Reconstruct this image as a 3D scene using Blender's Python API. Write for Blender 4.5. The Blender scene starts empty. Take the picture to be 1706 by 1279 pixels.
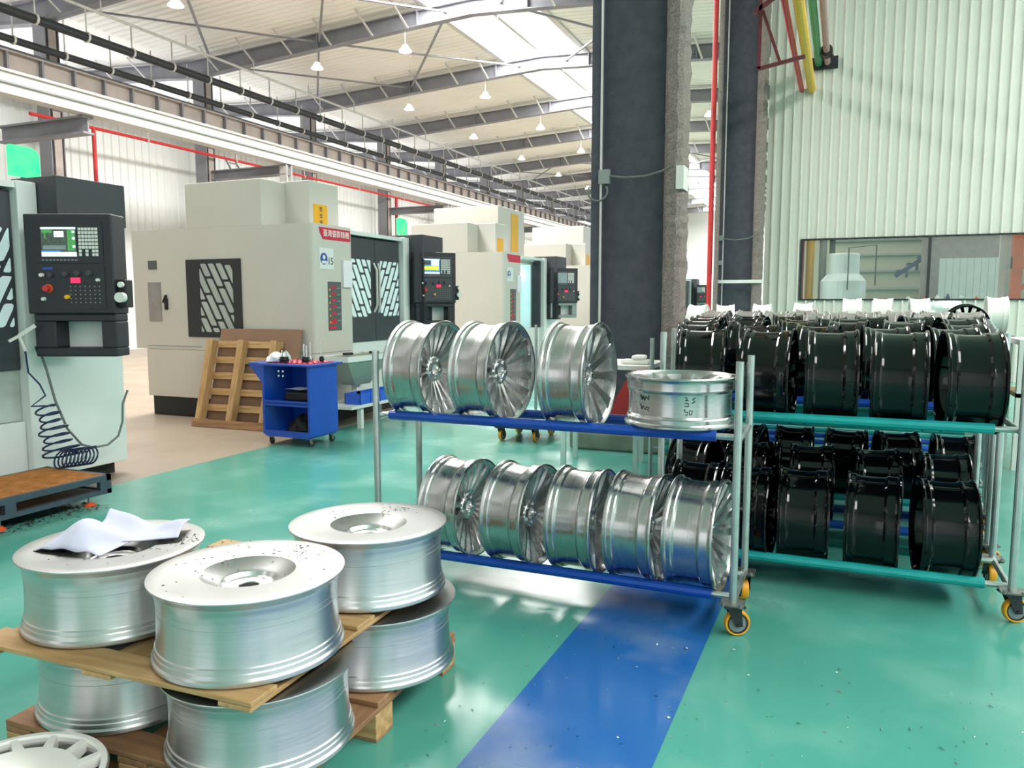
import bpy, bmesh, math, random
from mathutils import Vector, Matrix, Quaternion, Euler
R_ = math.radians
rnd = random.Random(7)
scn = bpy.context.scene
col = scn.collection

# ------------------------------------------------------------------ camera
cam_d = bpy.data.cameras.new('camera'); cam = bpy.data.objects.new('camera', cam_d); col.objects.link(cam)
cam.location = (0, 0, 1.6); cam.rotation_euler = (R_(84.0), 0, R_(23.0))
cam_d.sensor_fit = 'HORIZONTAL'; cam_d.sensor_width = 36.0; cam_d.lens = 1292 / 1706 * 36
cam_d.clip_start = 0.05; cam_d.clip_end = 400
scn.camera = cam
# ------------------------------------------------------------------ world, lights, exposure
w = bpy.data.worlds.new('overcast_sky'); scn.world = w; w.use_nodes = True
bg = w.node_tree.nodes['Background']; bg.inputs[0].default_value = (0.98, 0.99, 1.0, 1); bg.inputs[1].default_value = 1.2
def area(name, loc, sx, sy, power, color=(1, 1, 1), rot=(0, 0, 0)):
    d = bpy.data.lights.new(name, 'AREA'); d.shape = 'RECTANGLE'; d.size = sx; d.size_y = sy
    d.energy = power; d.color = color
    o = bpy.data.objects.new(name, d); col.objects.link(o); o.location = loc; o.rotation_euler = rot
    return o
# daylight entering through the ridge skylights of the machine hall and an unseen one added over the camera
area('skylight_daylight', (-10.75, 41, 11.05), 3.3, 70, 15800, (1, .985, .95))
area('skylight_daylight', (9.4, 4.0, 11.05), 3.3, 30, 3000, (1, .985, .95))
area('skylight_daylight', (-39.35, 34, 11.0), 3.3, 84, 6500, (1, .985, .95))  # added beyond the left wall, out of view, to light that bay's roof
vs = scn.view_settings
vs.view_transform = 'Standard'; vs.look = 'None'; vs.exposure = 0.62; vs.gamma = 1.0; vs.use_curve_mapping = False
scn.cycles.use_denoising = True
scn.cycles.max_bounces = 10; scn.cycles.diffuse_bounces = 5; scn.cycles.glossy_bounces = 5
scn.cycles.transparent_max_bounces = 12
scn.cycles.caustics_reflective = False; scn.cycles.caustics_refractive = False
scn.cycles.sample_clamp_indirect = 6.0

# ------------------------------------------------------------------ helpers
class G:
    def __init__(s, xf=None):
        s.v = []; s.f = []; s.sm = []; s.mi = []; s.xf = xf; s.m = 0
    def add(s, verts, faces, smooth=False):
        n = len(s.v)
        if s.xf is not None: verts = [tuple(s.xf @ Vector(p)) for p in verts]
        s.v.extend(tuple(p) for p in verts)
        for f in faces:
            s.f.append([i + n for i in f]); s.sm.append(smooth); s.mi.append(s.m)
        return s
    def box(s, x0, x1, y0, y1, z0, z1):
        v = [(x0,y0,z0),(x1,y0,z0),(x1,y1,z0),(x0,y1,z0),(x0,y0,z1),(x1,y0,z1),(x1,y1,z1),(x0,y1,z1)]
        return s.add(v, [(3,2,1,0),(4,5,6,7),(0,1,5,4),(1,2,6,5),(2,3,7,6),(3,0,4,7)])
    def cbox(s, c, d, rot=None):
        v = [(sx*d[0]/2, sy*d[1]/2, sz*d[2]/2) for sz in (-1,1) for sx,sy in ((-1,-1),(1,-1),(1,1),(-1,1))]
        m = Matrix.Translation(c) @ (rot.to_4x4() if rot is not None else Matrix())
        v = [tuple(m @ Vector(p)) for p in v]
        return s.add(v, [(3,2,1,0),(4,5,6,7),(0,1,5,4),(1,2,6,5),(2,3,7,6),(3,0,4,7)])
    def bar(s, p0, p1, wd, th, up=(0,0,1)):
        p0 = Vector(p0); p1 = Vector(p1); d = (p1-p0); L = d.length; d.normalize(); up = Vector(up)
        if abs(d.dot(up)) > .98: up = Vector((1,0,0))
        sx = d.cross(up).normalized(); sz = sx.cross(d)
        m = Matrix((sx, d, sz)).transposed()
        return s.cbox(tuple((p0+p1)/2), (wd, L, th), m)
    def cyl(s, p0, p1, r0, r1=None, n=12, caps=True, smooth=True):
        r1 = r0 if r1 is None else r1
        p0 = Vector(p0); p1 = Vector(p1); d = (p1-p0).normalized()
        a = Vector((0,0,1)) if abs(d.z) < .9 else Vector((1,0,0))
        u = d.cross(a).normalized(); w_ = d.cross(u)
        v = []
        for p, r in ((p0, r0), (p1, r1)):
            for i in range(n):
                t = 2*math.pi*i/n; v.append(tuple(p + u*(r*math.cos(t)) + w_*(r*math.sin(t))))
        s.add(v, [(i, (i+1)%n, n+(i+1)%n, n+i) for i in range(n)], smooth)
        if caps: s.add(v, [tuple(range(n-1,-1,-1)), tuple(range(n, 2*n))], False)
        return s
    def tube(s, pts, r, n=8):
        pts = [Vector(p) for p in pts]; v = []; f = []; prev = None
        for i, p in enumerate(pts):
            d = (pts[min(i+1, len(pts)-1)] - pts[max(i-1, 0)]).normalized()
            if prev is None:
                a = Vector((0,0,1)) if abs(d.z) < .9 else Vector((1,0,0)); u = d.cross(a).normalized()
            else:
                u = (prev - d*prev.dot(d)).normalized()
            prev = u; w_ = d.cross(u)
            for k in range(n):
                t = 2*math.pi*k/n; v.append(tuple(p + u*(r*math.cos(t)) + w_*(r*math.sin(t))))
        for i in range(len(pts)-1):
            for k in range(n): f.append((i*n+k, i*n+(k+1)%n, (i+1)*n+(k+1)%n, (i+1)*n+k))
        s.add(v, f, True)
        return s.add(v, [tuple(range(n-1,-1,-1)), tuple(range((len(pts)-1)*n, len(pts)*n))])
    def lathe(s, prof, n=48, closed=True, smooth=True):
        v = []; f = []; m = len(prof)
        for r, z in prof:
            for i in range(n):
                t = 2*math.pi*i/n; v.append((r*math.cos(t), r*math.sin(t), z))
        for j in range(m if closed else m-1):
            k = (j+1) % m
            for i in range(n): f.append((j*n+i, j*n+(i+1)%n, k*n+(i+1)%n, k*n+i))
        return s.add(v, f, smooth)
    def prism(s, poly, z0, z1):
        n = len(poly); v = [(x,y,z0) for x,y in poly] + [(x,y,z1) for x,y in poly]
        return s.add(v, [tuple(range(n-1,-1,-1)), tuple(range(n,2*n))] + [(i,(i+1)%n,n+(i+1)%n,n+i) for i in range(n)])
    def quad(s, a, b, c, d): return s.add([a,b,c,d], [(0,1,2,3)])
    def mesh(s, name, mats, sharp=14):
        me = bpy.data.meshes.new(name); me.from_pydata(s.v, [], s.f)
        me.polygons.foreach_set('use_smooth', s.sm)
        if not isinstance(mats, (list, tuple)): mats = [mats]
        for m in mats: me.materials.append(m)
        if len(mats) > 1: me.polygons.foreach_set('material_index', s.mi)
        if any(s.sm): me.set_sharp_from_angle(angle=R_(sharp))
        bm = bmesh.new(); bm.from_mesh(me); bmesh.ops.recalc_face_normals(bm, faces=bm.faces); bm.to_mesh(me); bm.free()
        me.update(); return me
KIDS = {}
def link(o, parent=None):
    col.objects.link(o)
    if parent is not None:
        o.parent = parent; KIDS.setdefault(parent.name, []).append(o)
    return o
def P(name, g, mats, parent=None, loc=None, rot=None, bevel=0, label=None):
    me = g.mesh(name, mats) if isinstance(g, G) else g
    o = bpy.data.objects.new(name, me); link(o, parent)
    if loc is not None: o.location = loc
    if rot is not None:
        if isinstance(rot, Quaternion): o.rotation_mode = 'QUATERNION'; o.rotation_quaternion = rot
        else: o.rotation_euler = rot
    if bevel:
        b = o.modifiers.new('bevel', 'BEVEL'); b.width = bevel; b.segments = 2; b.limit_method = 'ANGLE'; b.angle_limit = R_(40)
    if label: o['label'] = label
    return o
def tag(o, label, cat, group=None, kind=None):
    o['label'] = label; o['category'] = cat
    if group: o['group'] = group
    if kind: o['kind'] = kind
    return o
def struct(name, g, mats, parent=None, **k):
    o = P(name, g, mats, parent, **k)
    if parent is None: o['kind'] = 'structure'
    return o
def thing(name, label, cat, loc=(0,0,0), rot=None, group=None):
    o = bpy.data.objects.new(name, None); o.empty_display_size = .1; link(o); o.location = loc
    if rot is not None:
        if isinstance(rot, Quaternion): o.rotation_mode = 'QUATERNION'; o.rotation_quaternion = rot
        else: o.rotation_euler = rot
    return tag(o, label, cat, group)
def dup(root, loc, rot=None, label=None, group=None, mat=None):
    def cp(o, par):
        c = o.copy(); link(c, par)
        for k in KIDS.get(o.name, []): cp(k, c)
        return c
    c = cp(root, None); c.location = loc
    if rot is not None:
        if isinstance(rot, Quaternion): c.rotation_mode = 'QUATERNION'; c.rotation_quaternion = rot
        else: c.rotation_mode = 'XYZ'; c.rotation_euler = rot
    if label: c['label'] = label
    if group: c['group'] = group
    return c
def text_mesh(body, size, mat, depth=.001, align='CENTER'):
    cu = bpy.data.curves.new('lettering', 'FONT'); cu.body = body; cu.size = size; cu.extrude = depth
    cu.align_x = align; cu.align_y = 'CENTER'; cu.resolution_u = 2
    o = bpy.data.objects.new('lettering', cu); col.objects.link(o)
    dg = bpy.context.evaluated_depsgraph_get(); me = bpy.data.meshes.new_from_object(o.evaluated_get(dg))
    bpy.data.objects.remove(o); me.materials.clear(); me.materials.append(mat); me.name = 'lettering'
    return me
ORD = ['nearest','second','third','fourth','fifth','sixth','seventh','eighth','ninth','tenth','eleventh','twelfth','thirteenth','fourteenth']

# ------------------------------------------------------------------ materials
def lin(c):
    if isinstance(c, str): c = [int(c[i:i+2], 16)/255 for i in (0, 2, 4)]
    return tuple(x/12.92 if x <= .04045 else ((x+.055)/1.055)**2.4 for x in c)
def M(name, c, rough=.5, metal=0.0, var=.10, scale=6.0, stretch=(1,1,1), bump=0.0, bscale=None, rvar=.0, c2=None,
      emit=0, coat=0, spec=.5, alpha=1, aniso=0):
    m = bpy.data.materials.new(name); m.use_nodes = True; nt = m.node_tree; N = nt.nodes; L = nt.links
    b = N['Principled BSDF']; col3 = lin(c)
    b.inputs['Roughness'].default_value = rough; b.inputs['Metallic'].default_value = metal
    b.inputs['Specular IOR Level'].default_value = spec
    if coat: b.inputs['Coat Weight'].default_value = coat; b.inputs['Coat Roughness'].default_value = .05
    if aniso:
        b.inputs['Anisotropic'].default_value = aniso; b.inputs['Anisotropic Rotation'].default_value = .25
        tg = N.new('ShaderNodeTangent'); tg.direction_type = 'RADIAL'; tg.axis = 'Z'; L.new(tg.outputs[0], b.inputs['Tangent'])
    if alpha < 1: b.inputs['Alpha'].default_value = alpha
    tc = N.new('ShaderNodeTexCoord'); mp = N.new('ShaderNodeMapping'); mp.inputs['Scale'].default_value = stretch
    L.new(tc.outputs['Object'], mp.inputs[0])
    nz = N.new('ShaderNodeTexNoise'); nz.inputs['Scale'].default_value = scale; nz.inputs['Detail'].default_value = 5
    L.new(mp.outputs[0], nz.inputs['Vector'])
    rp = N.new('ShaderNodeValToRGB'); rp.color_ramp.elements[0].position = .3; rp.color_ramp.elements[1].position = .7
    if c2 is not None: a_, b_ = lin(c2), col3
    else: a_ = tuple(x*(1-var) for x in col3); b_ = tuple(min(1, x*(1+var)) for x in col3)
    rp.color_ramp.elements[0].color = (*a_, 1); rp.color_ramp.elements[1].color = (*b_, 1)
    L.new(nz.outputs[0], rp.inputs[0]); L.new(rp.outputs[0], b.inputs['Base Color'])
    if emit:
        L.new(rp.outputs[0], b.inputs['Emission Color']); b.inputs['Emission Strength'].default_value = emit
    if rvar:
        mr = N.new('ShaderNodeMapRange'); mr.inputs['From Min'].default_value = .25; mr.inputs['From Max'].default_value = .75
        mr.inputs['To Min'].default_value = max(.02, rough-rvar); mr.inputs['To Max'].default_value = rough+rvar
        L.new(nz.outputs[0], mr.inputs[0]); L.new(mr.outputs[0], b.inputs['Roughness'])
    if bump:
        bp = N.new('ShaderNodeBump'); bp.inputs['Strength'].default_value = bump; bp.inputs['Distance'].default_value = .01
        if bscale:
            n2 = N.new('ShaderNodeTexNoise'); n2.inputs['Scale'].default_value = bscale; n2.inputs['Detail'].default_value = 4
            L.new(mp.outputs[0], n2.inputs['Vector']); L.new(n2.outputs[0], bp.inputs['Height'])
        else: L.new(nz.outputs[0], bp.inputs['Height'])
        L.new(bp.outputs[0], b.inputs['Normal'])
    return m
mt = {}
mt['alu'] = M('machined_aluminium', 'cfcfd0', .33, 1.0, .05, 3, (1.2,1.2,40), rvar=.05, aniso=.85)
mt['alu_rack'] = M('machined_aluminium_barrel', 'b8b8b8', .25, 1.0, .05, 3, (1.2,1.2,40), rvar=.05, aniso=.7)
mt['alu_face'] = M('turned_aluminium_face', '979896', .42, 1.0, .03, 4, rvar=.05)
mt['alu_spoke'] = M('milled_aluminium', 'e2e2e2', .27, 1.0, .06, 9, rvar=.07)
mt['black_gloss'] = M('gloss_black_paint', '060709', .08, 0, .2, 3, spec=.38)
mt['primer'] = M('silver_grey_primer', '9d9896', .42, .55, .12, 6)
mt['white_wheel'] = M('white_wheel_paint', 'e9e6e2', .35, 0, .04, 5, coat=.3)
mt['tube'] = M('galvanised_tube', 'b9c1bf', .36, .85, .10, 14, rvar=.08)
mt['tube_dark'] = M('worn_steel', '8f8f8c', .4, .85, .15, 14, rvar=.08)
mt['blue_wrap'] = M('blue_tape', '0a4bb0', .42, 0, .12, 10, bump=.08)
mt['teal_wrap'] = M('teal_tape', '18a0a0', .4, 0, .12, 10, bump=.08)
mt['orange_pu'] = M('orange_polyurethane', 'f0a21c', .38, 0, .08, 8)
mt['castor_grey'] = M('grey_castor_core', '8c9094', .45, .3, .08, 8)
mt['dark_steel'] = M('dark_painted_steel', '2c3033', .45, .3, .12, 12)
mt['black'] = M('black_powder_coat', '23252b', .5, 0, .10, 8, bump=.04, bscale=160)
mt['black2'] = M('charcoal_panel', '3d3f45', .55, 0, .08, 6, bump=.04, bscale=200)
mt['rubber'] = M('black_rubber', '161719', .6, 0, .1, 12)
mt['white_cnc'] = M('off_white_enamel', 'c8c4bc', .42, 0, .025, 1.2)
mt['white_cnc2'] = M('cool_white_enamel', 'dde0de', .4, 0, .025, 1.2)
mt['grey_panel'] = M('scratched_grey_panel', 'b9c1ba', .42, .1, .12, 2.2, (1,1,3), c2='8f978f', rvar=.1)
mt['sheet'] = M('grey_sheet_metal', '97a39a', .4, .35, .06, 3)
mt['cyan_glass'] = M('lit_machine_window', 'c3d6d6', .15, 0, .06, 1.6, emit=.22, spec=.6)
mt['side_glass'] = M('dim_machine_window', 'aab2ad', .15, 0, .12, 2.0, spec=.6)
mt['wood'] = M('pale_pine', 'c6a274', .75, 0, .2, 3.5, (1.0,9,9), c2='a07a4c', bump=.15)
mt['wood_d'] = M('weathered_pine', 'a97d58', .8, 0, .2, 3.0, (1.0,9,9), c2='7d5a41', bump=.2)
mt['card'] = M('brown_board', '8b6c58', .85, 0, .08, 3)
mt['cart_blue'] = M('blue_cart_paint', '0f4bb4', .4, 0, .08, 5, coat=.15)
mt['crate_blue'] = M('blue_plastic', '2a5fd0', .45, 0, .08, 8)
mt['red_plastic'] = M('red_plastic', 'c8253a', .4, 0, .1, 9)
mt['red_paint'] = M('red_paint', 'c32a2c', .42, 0, .1, 6)
mt['red_dark'] = M('maroon_paint', '5e1f2a', .5, 0, .1, 6)
mt['yellow_paint'] = M('yellow_paint', 'eab021', .42, 0, .06, 6)
mt['green_paint'] = M('green_paint', '3f8f5c', .45, 0, .08, 6)
mt['pink_pipe'] = M('faded_pink_paint', 'b98f8d', .5, 0, .08, 6)
mt['orange_paint'] = M('orange_paint', 'd2592b', .5, 0, .1, 5)
mt['col_dark'] = M('fireproof_coating', '50505a', .9, 0, .16, 9, bump=.5, bscale=60)
mt['col_rough'] = M('sprayed_fireproofing', '857a75', .95, 0, .35, 55, bump=1.0, bscale=90)
mt['steel_paint'] = M('grey_painted_steel', '86878f', .6, .1, .10, 2.5)
mt['steel_light'] = M('pale_grey_steel', 'c4c2be', .5, .2, .06, 4)
mt['girder'] = M('brown_grey_girder_paint', 'b0a59e', .6, .1, .10, 2)
mt['beam_white'] = M('white_runway_paint', 'bdbdb8', .5, .05, .04, 2)
mt['concrete'] = M('concrete_footing', '8c8f82', .9, 0, .18, 5, bump=.3, bscale=30)
mt['plastic_white'] = M('white_plastic', 'dcdcd6', .5, 0, .05, 6)
mt['plastic_grey'] = M('grey_plastic', '8e9392', .5, 0, .06, 6)
mt['paper'] = M('lavender_white_cloth', 'c6c4da', .9, 0, .05, 7, bump=.12, bscale=40)
mt['paper2'] = M('white_paper', 'e6e3ea', .8, 0, .04, 5)
mt['green_lamp'] = M('green_beacon', '14d884', .3, 0, .12, 5, emit=.85, c2='57e07c')
mt['work_lamp'] = M('lit_work_lamp', 'ffffff', .4, 0, .02, 5, emit=4.0)
mt['liner'] = M('glowing_cyan_liner', 'b9dede', .3, 0, .06, 1.5, emit=.42)  # liner glows by itself, standing in for light inside the machine
mt['lamp_white'] = M('lamp_shade_white', 'f4f2ea', .4, 0, .03, 5, emit=.6)
mt['hose'] = M('blue_black_hose', '18224a', .35, 0, .15, 20)
mt['cable'] = M('grey_cable', '6b6f69', .5, 0, .1, 20)
mt['orange_foot'] = M('orange_rubber', 'e0572a', .6, 0, .1, 10)
mt['grate'] = M('rusty_orange_grating', 'd08c4c', .7, .1, .25, 12, c2='a86a30')
mt['step_steel'] = M('blue_grey_steel', '44525f', .5, .3, .1, 8)
mt['chips'] = M('metal_shavings', '8f9694', .35, .8, .3, 40)
mt['chips_dark'] = M('dark_shavings', '35322f', .6, .3, .4, 40)
mt['ink'] = M('black_ink', '202126', .7, 0, .05, 5)
mt['white_ink'] = M('white_print', 'f2f0ee', .6, 0, .03, 5)
mt['sign_red'] = M('red_print', 'c9203f', .5, 0, .05, 5)
mt['sign_blue'] = M('blue_print', '1f4da0', .5, 0, .05, 5)
mt['sign_yellow'] = M('amber_print', 'e6aa14', .5, 0, .05, 5)
mt['sign_green'] = M('green_print', '4fa06a', .5, 0, .05, 5)
mt['sign_grey'] = M('grey_print', '55595b', .5, 0, .06, 5)
mt['scr_white'] = M('screen_white', 'dfe6f5', .3, 0, .05, 8, emit=.55)
mt['scr_green'] = M('screen_green', '3f8f4a', .3, 0, .35, 60, emit=.35)
mt['scr_dark'] = M('screen_dark', '3a4a3e', .3, 0, .4, 50, emit=.25)
mt['scr_blue'] = M('screen_blue', '3d7fd8', .3, 0, .1, 20, emit=.5)
mt['scr_yellow'] = M('screen_yellow', 'e8e23c', .3, 0, .05, 20, emit=.6)
mt['scr_off'] = M('screen_dim', '8d9aa0', .25, 0, .06, 6)
mt['led_red'] = M('red_led', 'ff1f48', .4, 0, .05, 6, emit=1.2)
mt['pane'] = M('window_glass', 'a9b5b0', .04, 0, .02, 2, alpha=.10, spec=.6)
mt['tank'] = M('translucent_white_tank', 'cfe0dc', .4, 0, .05, 3)
mt['roof'] = M('roof_sheet', 'f0eee8', .6, 0, .04, .6)
mt['wall_room'] = M('pale_room_wall', 'a9aa97', .7, 0, .05, .8)
mt['navy'] = M('navy_plastic', '27365c', .5, 0, .25, 4)
def floor_mat(name, c, c2, c3, rough, rv, wear=.5, big=.35):
    m = bpy.data.materials.new(name); m.use_nodes = True; nt = m.node_tree; N = nt.nodes; L = nt.links
    b = N['Principled BSDF']; tc = N.new('ShaderNodeTexCoord')
    def nz(sc, det=6, stretch=None):
        n = N.new('ShaderNodeTexNoise'); n.inputs['Scale'].default_value = sc; n.inputs['Detail'].default_value = det
        if stretch:
            mp = N.new('ShaderNodeMapping'); mp.inputs['Scale'].default_value = stretch
            L.new(tc.outputs['Object'], mp.inputs[0]); L.new(mp.outputs[0], n.inputs['Vector'])
        else: L.new(tc.outputs['Object'], n.inputs['Vector'])
        return n
    n1 = nz(big); n2 = nz(1.6, 8); n3 = nz(9, 6)
    def ramp(src, p0, p1):
        r = N.new('ShaderNodeMapRange'); r.inputs['From Min'].default_value = p0; r.inputs['From Max'].default_value = p1
        L.new(src.outputs[0], r.inputs[0]); return r
    mx = N.new('ShaderNodeMix'); mx.data_type = 'RGBA'; mx.inputs[6].default_value = (*lin(c), 1); mx.inputs[7].default_value = (*lin(c2), 1)
    L.new(ramp(n1, .35, .68).outputs[0], mx.inputs[0])
    mx2 = N.new('ShaderNodeMix'); mx2.data_type = 'RGBA'; mx2.inputs[7].default_value = (*lin(c3), 1)
    r2 = ramp(n2, .5, .78); mul = N.new('ShaderNodeMath'); mul.operation = 'MULTIPLY'; mul.inputs[1].default_value = wear
    L.new(r2.outputs[0], mul.inputs[0]); L.new(mul.outputs[0], mx2.inputs[0]); L.new(mx.outputs[2], mx2.inputs[6])
    L.new(mx2.outputs[2], b.inputs['Base Color'])
    rr = ramp(n2, .3, .75); rr.inputs['To Min'].default_value = rough-rv; rr.inputs['To Max'].default_value = rough+rv
    L.new(rr.outputs[0], b.inputs['Roughness'])
    bp = N.new('ShaderNodeBump'); bp.inputs['Strength'].default_value = .04; bp.inputs['Distance'].default_value = .01
    L.new(n3.outputs[0], bp.inputs['Height']); L.new(bp.outputs[0], b.inputs['Normal'])
    return m
mt['floor_teal'] = floor_mat('teal_epoxy_floor', '559f92', '4a9789', '84b5a9', .21, .10, .6)
mt['floor_beige'] = floor_mat('beige_concrete_floor', 'a4937f', '99887a', '8c7d70', .42, .1, .5)
mt['floor_blue'] = floor_mat('blue_epoxy_stripe', '2a66aa', '1f5ca6', '7489a6', .22, .10, 1.0, 1.2)
mt['wall_white'] = M('white_sheet_cladding', 'dfe3e3', .5, .05, .03, .5)
mt['wall_green'] = M('pale_green_white_cladding', 'd8d5cd', .45, .05, .03, .5)

# ------------------------------------------------------------------ the setting
XE = -5.855
g = G(); g.box(XE, 26, -14, 84, -.2, 0); struct('floor', g, mt['floor_teal'])
g = G(); g.box(-24, XE, -14, 84, -.2, 0); struct('floor', g, mt['floor_beige'])
# blue painted lane
sv = Vector((.012, 1, 0)).normalized()
g = G(); a0 = Vector((-1.19, .2, 0)); a1 = a0 + sv*9.6; wd = .62
g.add([(a0.x, a0.y, .0015), (a0.x+wd, a0.y, .0015), (a1.x+wd, a1.y, .0015), (a1.x, a1.y, .0015)], [(0,1,2,3)])
struct('floor_stripe', g, mt['floor_blue'])

def corrugated(g, y0, y1, x, z0, z1, pitch=.25, depth=.03, face=1):
    # vertical ribs on a wall of constant x
    y = y0; prof = []
    while y < y1:
        prof += [(y, 0), (y+pitch*.62, 0), (y+pitch*.70, depth), (y+pitch*.92, depth)]
        y += pitch
    prof.append((min(y, y1+pitch), 0)); n = len(prof)
    v = [(x+face*d, yy, z0) for yy, d in prof] + [(x+face*d, yy, z1) for yy, d in prof]
    g.add(v, [(i, i+1, n+i+1, n+i) for i in range(n-1)])
g = G(); corrugated(g, -14, 84, -22.3, 0, 7.75, .3, .03, 1); struct('wall_left', g, mt['wall_white'])
g = G()
for z0, z1 in ((0, 3.6), (4.5, 10.9)): g.box(-22.3, -1.6, 80, 80.2, z0, z1)
struct('wall_back', g, mt['wall_white'])
g = G(); g.box(-22.3, -1.6, 80.02, 80.06, 3.6, 4.5)
for x in range(-22, -1, 2): g.box(x-.04, x+.04, 79.98, 80.1, 3.6, 4.5)
struct('window_2', g, mt['pane'])

# unseen walls behind and beside the camera, openings added to let sky light in
g = G(); g.box(-44, -9, -12.2, -12, 0, 11); g.box(-2, 20, -12.2, -12, 0, 11); g.box(-9, -2, -12.2, -12, 5, 11); struct('wall_front', g, mt['wall_white'])
g = G(); g.box(20, 20.2, -12.2, 30, 7.5, 11)
for y in (-12.2, -4, 4, 12, 20, 29): g.box(20, 20.2, y, y+.6, 0, 7.5)
struct('wall_side', g, mt['wall_white'])
# right-hand partition of ribbed panels with a long window
YW = 18.3
wr = bpy.data.objects.new('wall_right', None); link(wr); wr.location = (0, YW, 0); wr['kind'] = 'structure'
WX0, WX1, WZ0, WZ1 = -.87, 9.5, 1.675, 2.945
PW = .19
def rib_panel(z0, z1):
    g = G(); p = PW
    pr = [(0, 0), (p*.62, 0), (p*.70, -.05), (p*.84, -.05), (p*.92, 0), (p, 0)]
    n = len(pr)
    v = [(x, y, z) for z in (z0, z1) for x, y in pr] + [(x, .06, z) for z in (z0, z1) for x in (0, p)]
    f = [(i, i+1, n+i+1, n+i) for i in range(n-1)]
    a, b_, c_, d_ = 2*n, 2*n+1, 2*n+2, 2*n+3
    f += [(a, b_, d_, c_), (0, n, c_, a), (n-1, b_, d_, 2*n-1)]
    f += [tuple(range(n, 2*n)) + (d_, c_), tuple(range(n-1, -1, -1)) + (a, b_)]
    g.add(v, f); return g.mesh('panel', mt['wall_green'])
full, low, high = rib_panel(0, 10.8), rib_panel(0, WZ0), rib_panel(WZ1, 10.8)
x = -1.66; wx0 = None
while x < 4.2:
    if x + PW <= WX0 + .1: P('panel', full, None, wr, loc=(x, 0, 0))
    else:
        if wx0 is None: wx0 = x
        P('panel', low, None, wr, loc=(x, 0, 0)); P('panel', high, None, wr, loc=(x, 0, 0))
    x += PW
g = G(); g.box(x, 20, 0, .06, 0, WZ0); g.box(x, 20, 0, .06, WZ1, 10.8); g.box(WX1, 20, 0, .06, WZ0, WZ1); P('plain_cladding', g, mt['wall_green'], wr)
g = G()
g.box(wx0, WX1, -.05, .09, WZ0-.03, WZ0); g.box(wx0, WX1, -.05, .09, WZ1, WZ1+.03)
for xx in (wx0, 1.58, 4.3, 7.0, WX1-.05): g.box(xx, xx+.05, -.05, .09, WZ0, WZ1)
win = bpy.data.objects.new('window_1', None); link(win); win.location = (0, YW, 0); win['kind'] = 'structure'
P('window_frame', g, mt['dark_steel'], win)
for a_, b_ in ((wx0+.05, 1.58), (1.63, 4.3), (4.35, 7.0), (7.05, WX1-.05)):
    g = G(); g.box(a_, b_, .03, .036, WZ0, WZ1); P('pane', g, mt['pane'], win)

# ---- roof of the machine hall
ZE, ZR, XL, XRG, XR = 10.3, 10.95, -22.3, -10.75, .8
def roof_slab(g, x0, x1, z0, z1, y0, y1, t=.1):
    g.add([(x0,y0,z0),(x1,y0,z1),(x1,y1,z1),(x0,y1,z0),(x0,y0,z0+t),(x1,y0,z1+t),(x1,y1,z1+t),(x0,y1,z0+t)],
          [(0,1,2,3),(7,6,5,4),(0,4,5,1),(1,5,6,2),(2,6,7,3),(3,7,4,0)])
def roof_ribs(g, x0, x1, z0, z1, y0, y1, pitch=.3):
    y = y0
    while y < y1:
        g.add([(x0,y,z0),(x1,y,z1),(x1,y+.05,z1-.03),(x0,y+.05,z0-.03),(x1,y+.1,z1),(x0,y+.1,z0)], [(0,1,2,3),(3,2,4,5)]); y += pitch
sl = (ZR-ZE)/(XRG-XL)
zs = ZE + sl*(-12.4-XL)
g = G(); roof_slab(g, XL, -12.4, ZE, zs, -14, 82); roof_ribs(g, XL, -12.4, ZE-.005, zs-.005, 8, 40)
struct('ceiling', g, mt['roof'])
g = G(); roof_slab(g, -9.1, XR, zs, ZE, -14, 82); roof_ribs(g, -9.1, XR, zs-.005, ZE-.005, 8, 40)
struct('ceiling', g, mt['roof'])
g = G(); roof_slab(g, -33, XL, ZE+sl*10.7, ZE, -14, 82); roof_slab(g, -37.7, -33, ZE+sl*6, ZE+sl*10.7, -14, 82); roof_slab(g, -46, -41, ZE, ZE+sl*3, -14, 82); g.box(-46.2, -46, -14, 82, 0, 10.5)
struct('ceiling', g, mt['roof'])
# roof over the bay of the wheel store
g = G(); roof_slab(g, XR, 7.7, ZE, zs, -14, 19); roof_slab(g, 11.0, 20, zs, ZE, -14, 19)
struct('ceiling', g, mt['roof'])
# skylight glazing bars and panes
sk = bpy.data.objects.new('trim_skylight', None); link(sk); sk['kind'] = 'structure'
pg = G(); pg.box(-12.4, -9.1, 0, 5.9, 0, .02); pm = pg.mesh('pane', mt['pane'])
for k in range(-4, 11):
    P('pane', pm, None, sk, loc=(0, 16.25+6*k, 10.93))
g = G()
for k in range(-4, 11):
    g.box(-12.4, -9.1, 16.15+6*k, 16.25+6*k, 10.82, 10.92)
g.box(-12.5, -12.3, -8, 82, 10.78, 10.9); g.box(-9.2, -9.0, -8, 82, 10.78, 10.9)
g.box(-10.82, -10.70, -8, 82, 10.86, 10.94)
P('glazing_bar', g, mt['steel_light'], sk)

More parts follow.
